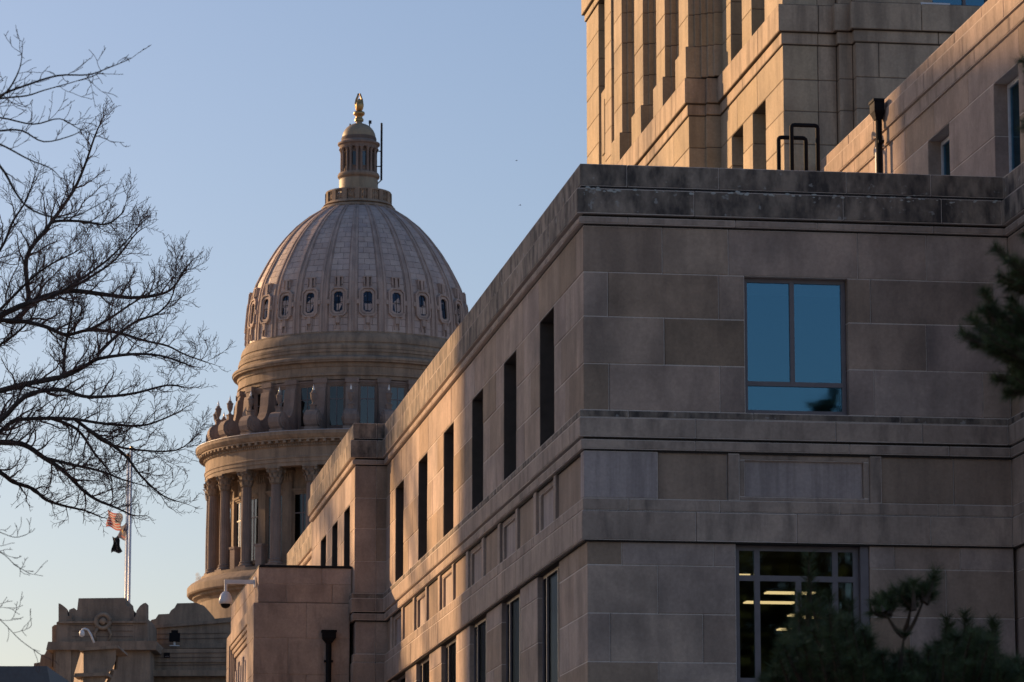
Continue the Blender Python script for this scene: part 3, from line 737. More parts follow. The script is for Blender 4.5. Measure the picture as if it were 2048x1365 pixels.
# rings below the shell, main cornice, upper drum
lath('dome_base_roll', [(7.7,46.0),(7.88,45.95),(7.88,45.82),(7.98,45.78),(8.10,45.6),(8.17,45.36),(8.18,45.16),(8.12,45.12),(8.12,45.04),(8.24,45.0),(8.30,44.86),(8.28,44.7),(8.24,44.66)], M['cap'], 144, 25)
lath('dome_base_ring', [(8.2,44.66),(8.36,44.64),(8.36,44.45),(8.29,44.43),(8.29,44.22),(8.52,44.14),(8.72,44.06),(8.77,43.98),(8.77,43.86),(8.71,43.84),(8.69,43.72),(8.42,43.68),(8.40,43.44),(8.33,43.40),(8.33,42.98),(8.39,42.95),(8.39,42.82),(8.27,42.78),(8.26,42.55)], M['cap'], 144, 22)
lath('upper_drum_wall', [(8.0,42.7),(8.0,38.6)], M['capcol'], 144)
pil = MB(); pil.box(-.42,.42,-.30,.3,-2.1,2.0); pil.box(-.48,.48,-.36,.3,1.7,2.02); pil.box(-.33,.33,-.34,.2,-1.6,1.55); pilm = pil.mesh('drum_pilaster')
wf = MB()
for q, (ww, hh, d) in enumerate(((.78,1.62,.16), (.66,1.50,.10), (.54,1.40,.05))):
    ww2, hh2 = (.66,1.50) if q == 0 else (.54,1.40) if q == 1 else (.47,1.33)
    ring(wf, [(-ww,-hh),(ww,-hh),(ww,hh),(-ww,hh)], [(-ww2,-hh2),(ww2,-hh2),(ww2,hh2),(-ww2,hh2)], -d, .1)
wf.box(-.82,.82,-.22,.1,1.62,1.74)
wfm = wf.mesh('drum_window_frame')
wp_ = MB(); wp_.box(-.48,.48,-.02,0,-1.34,1.34); wpm = wp_.mesh('drum_pane')
mm = MB(); mm.box(-.03,.03,-.05,-.021,-1.33,1.33); mm.box(-.47,.47,-.048,-.022,.45,.51); mmm = mm.mesh('drum_bars')
# scroll buttress: side outline (r outward, z) extruded sideways
sc = [(0,.0),(1.95,.0),(1.95,.16),(2.18,.34),(2.30,.62),(2.28,.95),(2.12,1.22),(1.86,1.36),(1.52,1.32),(1.26,1.16),(1.06,1.06),(.86,1.12),(.66,1.34),(.50,1.7),(.40,2.2),(.36,2.8),(.30,3.1),(0,3.2)]
sb = MB(); n = len(sc)
sb.add([(-.42,-x,z) for x, z in sc] + [(.42,-x,z) for x, z in sc], [tuple(range(n)), tuple(range(2*n-1,n-1,-1))] + [(i,(i+1)%n,(i+1)%n+n,i+n) for i in range(n)])
for s_ in (-1, 1):   # volute eye and rim
    sb.tube([(s_*.40,-1.70,.74),(s_*.52,-1.70,.74)], .50, 18); sb.tube([(s_*.52,-1.70,.74),(s_*.56,-1.70,.74)], .34, 16); sb.tube([(s_*.56,-1.70,.74),(s_*.62,-1.70,.74)], .15, 12)
    sb.tube([(s_*.41,-.2-.12*i,.30+.012*i*i) for i in range(9)], .06, 6)
sb.box(-.52,.52,-2.05,-1.35,-.02,.2)
sbm = sb.mesh('scroll_buttress')
ur = MB(); ur.box(-.27,.27,-.27,.27,0,.42); ur.box(-.33,.33,-.33,.33,.42,.5)
ur.lathe([(.10,.5),(.20,.54),(.10,.64),(.14,.72),(.26,.90),(.31,1.10),(.31,1.22),(.36,1.27),(.36,1.32),(.22,1.40),(.16,1.52),(0,1.54)], 16); urm = ur.mesh('urn')
gb = MB(); gb.lathe([(0,1.50),(.10,1.53),(.11,1.60),(.08,1.72),(.03,1.86),(0,1.98)], 10); gbm = gb.mesh('urn_lamp'); gbm.shade_smooth()
def fixm(m):
    import bmesh
    b = bmesh.new(); b.from_mesh(m); bmesh.ops.recalc_face_normals(b, faces=b.faces); b.to_mesh(m); b.free()
for m_ in (sbm, urm, fmm, wfm): fixm(m_)
for k in range(24):
    a = 15*k
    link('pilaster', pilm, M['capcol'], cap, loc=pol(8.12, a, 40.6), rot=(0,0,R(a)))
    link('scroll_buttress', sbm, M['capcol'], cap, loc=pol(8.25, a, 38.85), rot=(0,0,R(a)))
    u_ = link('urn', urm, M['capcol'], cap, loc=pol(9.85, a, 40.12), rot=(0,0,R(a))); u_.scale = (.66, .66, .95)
    link('lamp_globe', gbm, M['lampw'], u_)
    a += 7.5
    w_ = link('window', wfm, M['capcol'], cap, loc=pol(8.0, a, 40.75), rot=(0,0,R(a)))
    link('pane', wpm, M['glass_far'], w_); link('glazing_bar', mmm, M['frame'], w_)
# entablature and colonnade
lath('terrace_edging', [(8.0,38.74),(11.0,38.72),(11.25,38.70),(11.26,38.655),(11.0,38.65)], M['lead'], 144)
lath('entablature', [(9.2,38.62),(11.22,38.66),(11.22,38.45),(11.12,38.30),(11.05,38.22),(10.98,38.2),(10.98,38.1),(10.70,38.08),(10.70,37.92),(10.62,37.9),(10.62,37.72),(10.55,37.68),(10.55,37.05),(10.62,37.0),(10.62,36.92),(10.57,36.9),(10.57,36.66),(10.52,36.64),(10.52,36.40),(9.75,36.40),(9.75,36.9),(8.7,36.9)], M['cap'], 144, 20)
md = MB()
for k in range(120):
    t = R(3*k); c, s_ = math.cos(t), math.sin(t)
    n0 = len(md.v); md.box(-.10,.10,-11.0,-10.6,37.93,38.09)
    md.v[n0:] = [(x*c - y*s_, x*s_ + y*c, z) for x, y, z in md.v[n0:]]
    for q in range(3):
        t2 = R(3*k+q); c2, s2 = math.cos(t2), math.sin(t2); n0 = len(md.v); md.box(-.055,.055,-10.68,-10.55,37.74,37.88)
        md.v[n0:] = [(x*c2 - y*s2, x*s2 + y*c2, z) for x, y, z in md.v[n0:]]
tag(md.build('modillions', M['cap'], cap), kind='stuff')
# columns
z0c, z1c = 29.72, 36.40
shf = MB()
nfl = 14; prof = [(.37,0),(.375,1.5),(.365,3.0),(.345,4.2),(.325,5.12)]
vs = []; fs = []
for r, z in prof:
    for q in range(nfl*3):
        an = 2*math.pi*q/(nfl*3); rr_ = r - (.05 if q % 3 == 0 else .0)
        vs.append((rr_*math.cos(an), rr_*math.sin(an), z))
m_ = nfl*3
for i in range(len(prof)-1):
    for q in range(m_): fs.append((i*m_+q, i*m_+(q+1)%m_, (i+1)*m_+(q+1)%m_, (i+1)*m_+q))
shf.add(vs, fs); shm = shf.mesh('column_shaft')
bs = MB(); bs.box(-.50,.50,-.50,.50,0,.14); bs.lathe([(.50,.14),(.52,.20),(.48,.27),(.42,.30),(.42,.34),(.46,.39),(.43,.45),(.38,.47)], 24); bsm = bs.mesh('column_base')
ct = MB(); ct.lathe([(.33,0),(.36,.03),(.33,.06),(.33,.5),(.40,.8),(.46,.9)], 20)
for tier, (zb, h, r0, n_, ph) in enumerate(((.06,.36,.34,8,0), (.30,.40,.36,8,22.5))):
    for q in range(n_):
        an = R(360/n_*q+ph); c, s_ = math.cos(an), math.sin(an); w_ = .11
        pp = [(r0,zb,w_),(r0+.05,zb+h*.6,w_*1.1),(r0+.14,zb+h*.95,w_*.8),(r0+.20,zb+h*.85,w_*.3)]
        vs = []; 
        for (r, z, ww) in pp: vs += [(r*c-ww*s_*-1*-1, r*s_+ww*c, z), ((r+.03)*c, (r+.03)*s_, z+.02), (r*c+ww*s_, r*s_-ww*c, z)]
        ct.add(vs, [(3*i+j, 3*i+j+1, 3*i+j+4, 3*i+j+3) for i in range(3) for j in (0,1)])
for q in range(4):
    an = R(45+90*q); c, s_ = math.cos(an), math.sin(an)
    ct.tube([(.50*c+.06*s_,.50*s_-.06*c,.80),(.50*c-.06*s_,.50*s_+.06*c,.80)], .10, 8)
ct.box(-.46,.46,-.46,.46,.90,1.0); ctm = ct.mesh('column_capital'); fixm(ctm)
ip = MB(); ip.box(-.36,.36,-.20,.4,0,6.9); ip.box(-.42,.42,-.26,.4,0,.4); ipm = ip.mesh('inner_pilaster')
ict = MB(); ict.box(-.50,.50,-.36,.3,6.5,6.62); ict.box(-.42,.42,-.28,.3,5.9,6.5)
for q in range(4): ict.box(-.42+.22*q,-.26+.22*q,-.34,.0,5.95,6.2); ict.box(-.34+.2*q,-.22+.2*q,-.38,.0,6.2,6.45)
ictm = ict.mesh('inner_capital')
ww_ = MB()
for ww, hh, ww2, hh2, d in ((.85,2.35,.72,2.22,.14), (.72,2.22,.60,2.10,.07)):
    ring(ww_, [(-ww,-hh),(ww,-hh),(ww,hh),(-ww,hh)], [(-ww2,-hh2),(ww2,-hh2),(ww2,hh2),(-ww2,hh2)], -d, .1)
ww_.box(-.95,.95,-.2,.1,2.35,2.5); wwm = ww_.mesh('gallery_window_frame'); fixm(wwm)
wq_ = MB(); wq_.box(-.6,.6,-.02,0,-2.1,2.1); wqm = wq_.mesh('gallery_pane')
wr_ = MB(); wr_.box(-.04,.04,-.05,-.021,-2.1,2.1); wr_.box(-.59,.59,-.048,-.022,.8,.88); wrm = wr_.mesh('gallery_bars')
for k in range(24):
    a = 15*k; loc = pol(10.12, a, z0c)
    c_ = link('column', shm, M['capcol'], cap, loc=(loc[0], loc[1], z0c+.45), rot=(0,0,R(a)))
    link('column_base', bsm, M['capcol'], c_, loc=(0,0,-.45)); cc_ = link('capital', ctm, M['cap'], c_, loc=(0,0,5.1), rot=(0,0,0))
    cc_.scale = (1.14,1.14,1.13)
    p_ = link('inner_pilaster', ipm, M['cap'], cap, loc=pol(8.55, a, z0c), rot=(0,0,R(a)))
    link('pilaster_capital', ictm, M['cap'], p_)
    w_ = link('window', wwm, M['cap'], cap, loc=pol(8.52, a+7.5, 32.6), rot=(0,0,R(a+7.5)))
    link('pane', wqm, M['glass_far'], w_); link('glazing_bar', wrm, M['frame'], w_)
shm.shade_smooth()
lath('gallery_wall', [(8.5,36.95),(8.5,29.3)], M['cap'], 144)
lath('stylobate', [(8.4,29.72),(10.75,29.72),(10.76,29.5),(11.15,29.36),(11.5,29.16),(11.68,28.98),(11.70,28.9),(11.70,28.5),(11.62,28.40),(11.34,28.36),(11.30,28.2),(11.0,28.06),(10.85,27.85),(10.85,8)], M['cap'], 144, 24)
bl = MB(); bl.box(-.28,.28,-.28,.28,0,1.45); bl.box(-.33,.33,-.33,.33,1.45,1.6); blm = bl.mesh('parapet_pier')
for k in (-4, -3): link('parapet_pier', blm, M['capcol'], cap, loc=pol(10.0, k*15+7.5, 29.7), rot=(0,0,R(k*15+7.5)))
# lantern
lath('lantern_gallery_floor', [(2.3,56.15),(2.62,56.05),(2.68,55.9),(2.5,55.75)], M['cap'], 64)
lath('flare_ring', [(2.2,56.4),(2.35,56.38),(2.5,56.2),(2.2,56.1)], M['cap'], 64)
lath('balustrade_rail', [(2.10,57.2),(2.32,57.2),(2.34,57.08),(2.10,57.06)], M['cap'], 64)
pr = MB(); pr.box(-.17,.17,-.14,.14,0,.80); prm = pr.mesh('baluster_pier')
bq = MB(); bq.lathe([(.07,0),(.07,.1),(.045,.16),(.09,.32),(.085,.42),(.045,.6),(.07,.68),(.07,.76)], 8); bqm = bq.mesh('baluster')
for k in range(16):
    a = 22.5*k
    link('baluster_pier', prm, M['cap'], cap, loc=pol(2.22, a, 56.32), rot=(0,0,R(a)))
    for q in (-1, 0, 1): link('baluster', bqm, M['cap'], cap, loc=pol(2.22, a+11.25+q*4, 56.32))
lath('lantern_plinth', [(1.36,58.15),(1.38,58.1),(1.38,56.2)], M['cupola'], 48)
lath('lantern_lower_cornice', [(1.1,58.62),(1.42,58.6),(1.50,58.45),(1.48,58.32),(1.36,58.2),(1.36,58.1)], M['cap'], 48)
lath('lantern_wall', [(1.06,60.5),(1.06,58.5)], M['capcol'], 48)
lath('lantern_cornice', [(1.1,61.0),(1.25,60.98),(1.34,60.86),(1.5,60.8),(1.5,60.68),(1.38,60.6),(1.34,60.42),(1.2,60.38),(1.0,60.38)], M['capcol'], 48)
lath('lantern_cap_ring', [(1.0,61.3),(1.22,61.25),(1.26,61.1),(1.24,60.95)], M['capdark'], 48)
lath('lantern_dome', [(1.19*math.cos(t), 61.22+1.08*math.sin(t)) for t in [i*math.pi/2/10 for i in range(10)]] + [(.22,62.28),(.22,62.5)], M['cupola'], 48, 60)
lc = MB(); lc.lathe([(.13,0),(.11,.06),(.085,.1),(.08,1.5),(.085,1.55),(.15,1.75)], 10); lc.box(-.16,.16,-.16,.16,1.75,1.82); lcm = lc.mesh('lantern_column')
lw_ = MB(); ring(lw_, [(-.22,-.55),(.22,-.55),(.22,.55),(-.22,.55)], [(-.15,-.5),(.15,-.5),(.15,.5),(-.15,.5)], -.06, .1); lwm = lw_.mesh('lantern_window_frame')
lp_ = MB(); lp_.box(-.16,.16,-.03,-.01,-.5,.5); lpm = lp_.mesh('lantern_pane')
for k in range(10):
    a = 36*k+4
    for dlt in (-7, 7): link('lantern_column', lcm, M['capcol'], cap, loc=pol(1.24, a+dlt, 58.58), rot=(0,0,R(a+dlt)))
    w_ = link('window', lwm, M['capcol'], cap, loc=pol(1.06, a+18, 59.55), rot=(0,0,R(a+18))); link('pane', lpm, M['glass_far'], w_)
# eagle on its globe
g = MB(); g.lathe([(.32,62.45),(.32,62.6),(.24,62.7),(.24,62.8),(.38,62.9),(.42,63.0),(.38,63.12),(.2,63.2),(0,63.22)], 24); g.build('finial_base', M['gold'], cap, smooth=True)
g = MB()
g.tube([(0,0,63.1),(.0,-.02,63.32),(.02,-.05,63.6),(.03,-.08,63.82),(.04,-.14,63.96),(.04,-.26,63.94)], [.16,.25,.30,.24,.14,.03], 12)
for s_ in (-1, 1):
    vs = []
    sec = [(s_*.20,.05,63.40,.34),(s_*.27,.08,63.70,.40),(s_*.22,.10,64.02,.32),(s_*.12,.10,64.30,.18),(s_*.06,.10,64.50,.05)]
    for x, y, z, c in sec: vs += [(x+.05*s_, y-c/2, z), (x+.05*s_, y+c/2, z-.08), (x-.06*s_, y+c/2, z-.08), (x-.06*s_, y-c/2, z)]
    g.add(vs, [(4*i+j, 4*i+(j+1)%4, 4*i+4+(j+1)%4, 4*i+4+j) for i in range(4) for j in range(4)] + [(0,3,2,1), (16,17,18,19)])
g.build('eagle_statue', M['gold'], cap, smooth=True, fix=True)
# lightning rod / antenna beside the lantern
g = MB(); g.tube([(1.62,-.3,58.1),(1.62,-.3,62.25)], .075, 8); g.build('antenna_mast', M['flash'], cap)
g = MB(); g.tube([(1.62,-.3,60.2),(1.0,-.3,60.2)], .04, 6); g.tube([(1.62,-.3,59.1),(1.0,-.3,59.1)], .04, 6); g.tube([(1.62,-.3,58.1),(1.3,-.3,57.8)], .04, 6); g.build('antenna_bracket', M['flash'], cap)
g = MB(); g.tube([(.75,-.3,62.0),(.78,-.3,62.25)], .04, 6); g.box(.70,.90,-.42,-.2,62.22,62.42); g.build('beacon', M['flash'], cap)
g = MB(); g.tube([(-.62,-.3,62.0),(-.62,-.3,62.2)], .05, 6); g.build('beacon', M['flash'], cap)

# ---- wings of the capitol with stepped attics: outlines in photo-measured metres at their own depth
def px(x, y, Y): p = at(x, y, Y); return (p.x - AX, p.z)
def slab(name, pts, Y, depth, mat, parent=cap):
    g = MB(); poly = [px(x, y, Y) for x, y in pts]
    # make counter-clockwise seen from the front
    ar = sum(a[0]*b_[1]-b_[0]*a[1] for a, b_ in zip(poly, poly[1:]+poly[:1]))
    if ar < 0: poly = poly[::-1]
    g.prism(poly, Y-CY, Y-CY+depth); return g.build(name, mat, parent, fix=True)
Y1 = 225.0
YB = 232.0
slab('stepped_attic', [(286,1420),(286,1250),(297,1247),(303,1240),(311,1238),(317,1229),(338,1228),(342,1221),(349,1216),(354,1207),(392,1206),(408,1212),(420,1225),(428,1238),(470,1234),(470,1420)], YB, 9, M['cap'])
slab('attic_band', [(280,1253),(470,1238),(470,1244),(280,1259)], YB-.2, .35, M['cap'])
slab('attic_band', [(280,1288),(470,1286),(470,1296),(280,1298)], YB-.25, .4, M['cap'])
slab('attic_crown', [(154,1222),(157,1197),(250,1196),(252,1210),(262,1218),(268,1222),(268,1246),(138,1246),(138,1220),(148,1216)], Y1+.5, 5, M['cap'])
for pts in ([(117,1236),(117,1207),(121,1208),(128,1213),(134,1223),(136,1236)], [(270,1236),(273,1222),(280,1212),(287,1207),(292,1206),(292,1236)]):
    slab('acroterion', pts, Y1+.3, 1.6, M['cap'])
slab('attic_block', [(112,1284),(113,1245),(117,1243),(117,1234),(142,1232),(145,1243),(266,1243),(268,1234),(290,1232),(295,1240),(295,1284)], Y1+.15, 6, M['cap'])
slab('attic_band', [(116,1243),(292,1242),(292,1246),(116,1247)], Y1-.02, .2, M['cap'])
slab('attic_step', [(104,1284),(104,1254),(109,1250),(120,1250),(120,1284)], Y1+1.5, 5, M['cap'])
slab('cornice', [(92,1300),(96,1284),(312,1282),(314,1288),(312,1300),(100,1300)], Y1-.5, 7.5, M['cap'])
slab('pavilion_wall', [(107,1420),(107,1297),(300,1297),(300,1420)], Y1, 7, M['cap'])
slab('pilaster', [(112,1420),(112,1300),(142,1300),(142,1420)], Y1-.25, .5, M['cap'])
for x0, x1, ya in ((300,455,1268),(300,455,1278),(236,455,1307),(236,455,1316),(236,455,1331),(145,230,1312),(145,230,1324)):
    slab('joint_course', [(x0,ya),(x1,ya-2),(x1,ya-1),(x0,ya+1)], (YB-.05 if ya < 1290 else Y1+2.95), .1, M['capdark'])
for f0, f1 in ((( 234,1297), (227,1338)), ((223,1340), (211,1366))):
    g = MB(); fa = at(f0[0], f0[1], Y1-16); w0_ = at(f0[0]+4, f0[1], Y1-16)
    top_ = [at(f0[0], f0[1], Y1-16), at(f0[0]+5, f0[1]+3, Y1-16), at(f0[0]+2, (f0[1]+f1[1])/2, Y1-16), at(f1[0]+8, f1[1], Y1-16), at(f1[0]+4, f1[1]+2, Y1-16)]
    bk_ = [at(x, y, Y1-11) for x, y in ((f0[0]-4, f0[1]+4), (f0[0]+2, f0[1]+4), (f0[0]-1, (f0[1]+f1[1])/2), (f1[0]+4, f1[1]), (f1[0]-2, f1[1]))]
    vs = [(p.x-AX, p.y-CY, p.z) for p in top_ + bk_]
    g.add(vs, [(0,1,2,3,4), (9,8,7,6,5)] + [(i, i+5, (i+1)%5+5, (i+1)%5) for i in range(5)])
    g.build('cornice_return', M['cap'], cap, fix=True)
for q in range(3): slab('joint_course', [(144,1251+q*11),(266,1251+q*11),(266,1252+q*11),(144,1252+q*11)], Y1+.12, .1, M['capdark'])
slab('side_cornice', [(76,1335),(96,1296),(106,1296),(104,1335)], Y1+2, 6, M['cap'])
slab('link_wall', [(232,1420),(232,1298),(470,1298),(470,1420)], Y1+3, 4, M['cap'])
slab('link_cornice', [(210,1353),(214,1340),(470,1341),(470,1352)], Y1+2.2, 1.0, M['cap'])
slab('link_band', [(230,1322),(470,1322),(470,1325),(230,1325)], Y1+2.9, .3, M['cap'])
# wreath ornament on the attic
g = MB(); cx, cz = px(206, 1243, Y1)
g.tube([(cx+.42*math.cos(t), Y1-CY+.0, cz+.42*math.sin(t)) for t in [i*math.pi/10 for i in range(21)]], .13, 8); g.tube([(cx, Y1-CY+.1, cz), (cx, Y1-CY-.08, cz)], .2, 12)
for s_ in (-1, 1): g.tube([(cx+s_*.3, Y1-CY, cz-.4), (cx+s_*.5, Y1-CY, cz-.8), (cx+s_*.35, Y1-CY, cz-1.2)], [.1,.08,.04], 6)
g.build('wreath', M['cap'], cap, smooth=True)
# near pediment-like pier whose left flank catches the sun
YN = 205.0
def flank(x0, y0, x1, y1, d):      # pier with raking left side
    return slab('raking_pier', [(x0, y0), (x1, y0), (x1+2, y0+8), (x1-2, y1-18), (x1-9, y1), (x0, y1)], YN, d, M['cap'])
g = MB()
def pp(x, y, Y): p = at(x, y, Y); return (p.x-AX, Y-CY, p.z)
f_ = [pp(167,1297,YN), pp(232,1293,YN), pp(232,1320,YN), pp(226,1336,YN), pp(214,1340,YN), pp(208,1365,YN), pp(208,1450,YN), pp(162,1450,YN), pp(167,1345,YN)]
k_ = [pp(163,1299,YN+7), pp(228,1296,YN+7), pp(226,1320,YN+7), pp(222,1336,YN+7), pp(212,1340,YN+7), pp(206,1365,YN+7), pp(206,1450,YN+7), pp(140,1450,YN+7), pp(149,1346,YN+7)]
n = len(f_); g.add(f_ + k_, [tuple(range(n)), tuple(range(2*n-1,n-1,-1))] + [(i,(i+1)%n,(i+1)%n+n,i+n) for i in range(n)])
g.build('side_porch', M['cap'], cap, fix=True)
slab('porch_band', [(160,1296),(236,1291),(238,1297),(158,1302)], YN-.3, 5, M['cap'])
slab('porch_band', [(150,1347),(216,1345),(216,1352),(148,1354)], YN-.3, 2, M['cap'])
slab('wing_base', [(92,1440),(92,1400),(470,1400),(470,1440)], YN+8, 40, M['cap'])
g = MB(); g.box(-19, -6, -27, 12, 0, 16.0); g.build('wing_body', M['cap'], cap)
slab('far_block', [(66,1420),(68,1327),(80,1325),(82,1310),(100,1308),(100,1420)], Y1+7.5, 5, M['cap'])
# small fittings on the roof
fl = thing('floodlight', 'small dark floodlight standing on the capitol ledge', 'floodlight', at(349,1292,YB-1))
g = MB(); g.box(-.32,.32,-.2,.2,.25,.78); g.box(-.2,.2,-.16,.16,.78,.95); g.build('lamp_head', M['black'], fl)
g = MB(); g.box(-.06,.06,-.06,.06,0,.25); g.box(-.3,.3,-.15,.15,-.02,.03); g.build('mount', M['white'], fl)
cc = thing('gooseneck_camera', 'white gooseneck security camera bent over the capitol roof edge', 'camera', at(188,1286,YN-1))
g = MB(); P_ = [at(x, y, YN-1) - at(188,1286,YN-1) for x, y in ((188,1286),(182,1270),(176,1260),(170,1258),(165,1259),(164,1264))]
g.tube(P_, .055, 8); g.build('bent_arm', M['white'], cc, smooth=True)
g = MB(); q = P_[-1]; g.lathe([(0,.12),(.12,.05),(.15,-.1),(.13,-.22),(0,-.3)], 14); g.build('camera_head', M['white'], cc, smooth=True, loc=q)
vt = thing('wall_vent', 'tiny dark square vent on the capitol link wall', 'vent', at(334,1311,Y1+2.98))
g = MB(); g.box(-.18,.18,-.06,.0,-.16,.16); g.build('vent_hood', M['black'], vt)
g = MB(); g.box(-.13,.13,-.08,-.061,-.1,-.06); g.build('louvre', M['frame'], vt)
# dark roof at the lower left
rf = thing('dark_roofed_building', 'low blue-grey metal roof at the lower left corner', 'building', at(20, 1400, 190) * 1.0)
q = rf.location.copy(); rf.location.z = 0
g = MB(); a0, b0 = at(-80,1334,190), at(92,1334,190)
g.box(a0.x-q.x, b0.x-q.x, 0, 12, 0, a0.z-1.0); g.build('wall', M['slate'], rf)
g = MB(); g.prism([(a0.x-q.x-.3, a0.z-1.0), (b0.x-q.x+.3, a0.z-1.0), (b0.x-q.x+.1, a0.z), (a0.x-q.x, a0.z)], -.4, 12.4); g.build('roof', M['slate'], rf, fix=True)
# steam puff by the stylobate
M['steam'] = bpy.data.materials.new('steam'); M['steam'].use_nodes = True
t_ = M['steam'].node_tree; t_.nodes.clear(); o_ = t_.nodes.new('ShaderNodeOutputMaterial'); v_ = t_.nodes.new('ShaderNodeVolumePrincipled'); v_.inputs['Density'].default_value = 2.5; v_.inputs['Color'].default_value = (.95,.95,.95,1)
t_.links.new(v_.outputs[0], o_.inputs['Volume'])
g = MB()
c = at(396,1162,262)
for dx, dz, r in ((0,-.2,.28), (.05,.15,.24), (-.04,.42,.17)):
    n0 = len(g.v); g.lathe([(r*math.cos(t), r*math.sin(t)+dz) for t in [-math.pi/2+i*math.pi/8 for i in range(9)]], 12); g.v[n0:] = [(x+dx, y, z) for x, y, z in g.v[n0:]]
tag(g.build('steam', M['steam'], loc=c), 'small white puff of steam beside the capitol drum', kind='stuff')

# ================================================================== flagpoles and flags
def flagpole(label, xt, yt, xb, yb, Y):
    b_ = at(xb, yb, Y); t_ = at(xt, yt, Y)
    o = thing('flagpole', label, 'flagpole', (b_.x, Y, 0), 0, 'white flagpoles in front of the capitol')
    g = MB(); H = t_.z; g.tube([(0,0,0),(0,0,H*.6),(0,0,H)], [.12,.095,.07], 12); g.build('pole', M['white'], o, smooth=True)
    g = MB(); g.lathe([(0,H-.02),(.09,H+.02),(.13,H+.12),(.09,H+.22),(0,H+.25)], 12); g.build('finial', M['gold'], o, smooth=True)
    g = MB(); g.tube([(-.14,.05,1.0),(-.12,.05,H-.1)], .010, 4); g.build('halyard', M['white'], o)
    return o
flagpole('left of the two white flagpoles, a little shorter', 257, 915, 252, 1200, 236)
flagpole('right of the two white flagpoles, with the taller top', 262, 900, 258, 1205, 235)
def flag(label, name, pts, colfn, Y, nu=26, nv=14, fold=.035, swing=2.2):
    """cloth patch between hoist and fly edges given in photo pixels: (top hoist, bottom hoist, bottom fly, top fly)"""
    P4 = [at(x, y, Y + (swing if k > 1 else 0)) for k, (x, y) in enumerate(pts)]; base = P4[0].copy()
    vs = []; fs = []; idx = []
    for j in range(nv+1):
        for i in range(nu+1):
            s_, t_ = i/nu, j/nv
            p = (P4[0]*(1-t_)+P4[1]*t_)*(1-s_) + (P4[3]*(1-t_)+P4[2]*t_)*s_
            p = p + Vector((.05*math.sin(7*t_+5*s_), fold*4*s_*math.sin(9*s_+3*t_), .06*math.sin(8*s_+2*t_)))
            vs.append(p-base)
    for j in range(nv):
        for i in range(nu): fs.append((j*(nu+1)+i, (j+1)*(nu+1)+i, (j+1)*(nu+1)+i+1, j*(nu+1)+i+1)); idx.append(colfn((i+.5)/nu, (j+.5)/nv))
    m = bpy.data.meshes.new(name); m.from_pydata([tuple(v) for v in vs], [], fs)
    mats = []
    for k, f_ in enumerate(idx):
        if f_ not in mats: mats.append(f_); m.materials.append(M[f_])
        m.polygons[k].material_index = mats.index(f_)
    m.shade_smooth()
    o = bpy.data.objects.new(name, m); col.objects.link(o); o.location = base
    sm = o.modifiers.new('thickness', 'SOLIDIFY'); sm.thickness = .012
    return tag(o, label, 'flag', 'flags flown on the two poles')
for k_, c_ in (('f_red', (.62,.03,.03)), ('f_white', (.66,.64,.62)), ('f_blue', (.03,.05,.16)), ('f_state', (.035,.05,.17)), ('f_gold', (.6,.38,.08)), ('f_redband', (.42,.07,.06)), ('f_black', (.012,.012,.014)), ('f_grey', (.22,.22,.22))): 
    M[k_] = plain(k_, c_, .8); t_ = M[k_].node_tree; pb = t_.nodes['Principled BSDF']
    tl = t_.nodes.new('ShaderNodeBsdfTranslucent'); tl.inputs[0].default_value = (*c_, 1); mx_ = t_.nodes.new('ShaderNodeMixShader'); mx_.inputs[0].default_value = .45
    t_.links.new(pb.outputs[0], mx_.inputs[1]); t_.links.new(tl.outputs[0], mx_.inputs[2]); t_.links.new(mx_.outputs[0], t_.nodes['Material Output'].inputs['Surface'])

def us(s, t):
    if s < .42 and t < .54: return 'f_white' if (int(s*30) % 3 == 1 and int(t*30) % 3 == 1) else 'f_blue'
    return 'f_red' if int(t*13) % 2 == 0 else 'f_white'
def state(s, t):
    d = math.hypot((s-.5)*1.4, t-.45)
    if d < .17: return 'f_gold' if d > .11 else ('f_grey' if t > .45 else 'f_gold')
    if .74 < t < .86 and .28 < s < .72: return 'f_redband'
    return 'f_state'
def pow_(s, t):
    d = math.hypot((s-.5)*1.5, t-.5)
    if .24 < d < .29 or (d < .2 and s > .5 and t > .38): return 'f_grey'
    if (t < .16 and .1 < s < .9 and int(s*24) % 2) or (t > .88 and .1 < s < .9 and int(s*24) % 2): return 'f_grey'
    return 'f_black'
flag('striped red and white national flag with blue canton, uppermost on the poles', 'national_flag', [(245,1030),(242,1063),(214,1053),(217,1022)], us, 235.5, 40, 26)
flag('dark blue state flag with round gold seal, middle of the three', 'state_flag', [(254,1046),(255,1081),(236,1078),(240,1054)], state, 235.8, 26, 20)
flag('black flag with pale round emblem, lowest of the three', 'black_flag', [(236,1073),(244,1105),(224,1106),(226,1075)], pow_, 235.6, 26, 20, .03, .2)
for lb, x, y, Y in (('tiny dark bird in the sky, upper of two specks', 1033, 322, 200), ('tiny dark bird in the sky, lower of two specks', 1040, 411, 190)):
    o = thing('bird', lb, 'bird', at(x, y, Y), .4, 'birds in the sky'); o.scale = (.5, .5, .5)
    g = MB(); g.tube([(-.14,0,0),(-.05,0,.01),(.06,0,.01),(.15,0,.02)], [.008,.03,.03,.012], 6); g.build('body', M['black'], o)
    g = MB()
    for s_ in (-1, 1): g.add([(-.03,0,.01),(.04,0,.01),(.05,s_*.14,.07),(-.02,s_*.16,.07),(-.04,s_*.3,.03)], [(0,1,2,3),(3,2,4)])
    g.build('wings', M['black'], o)

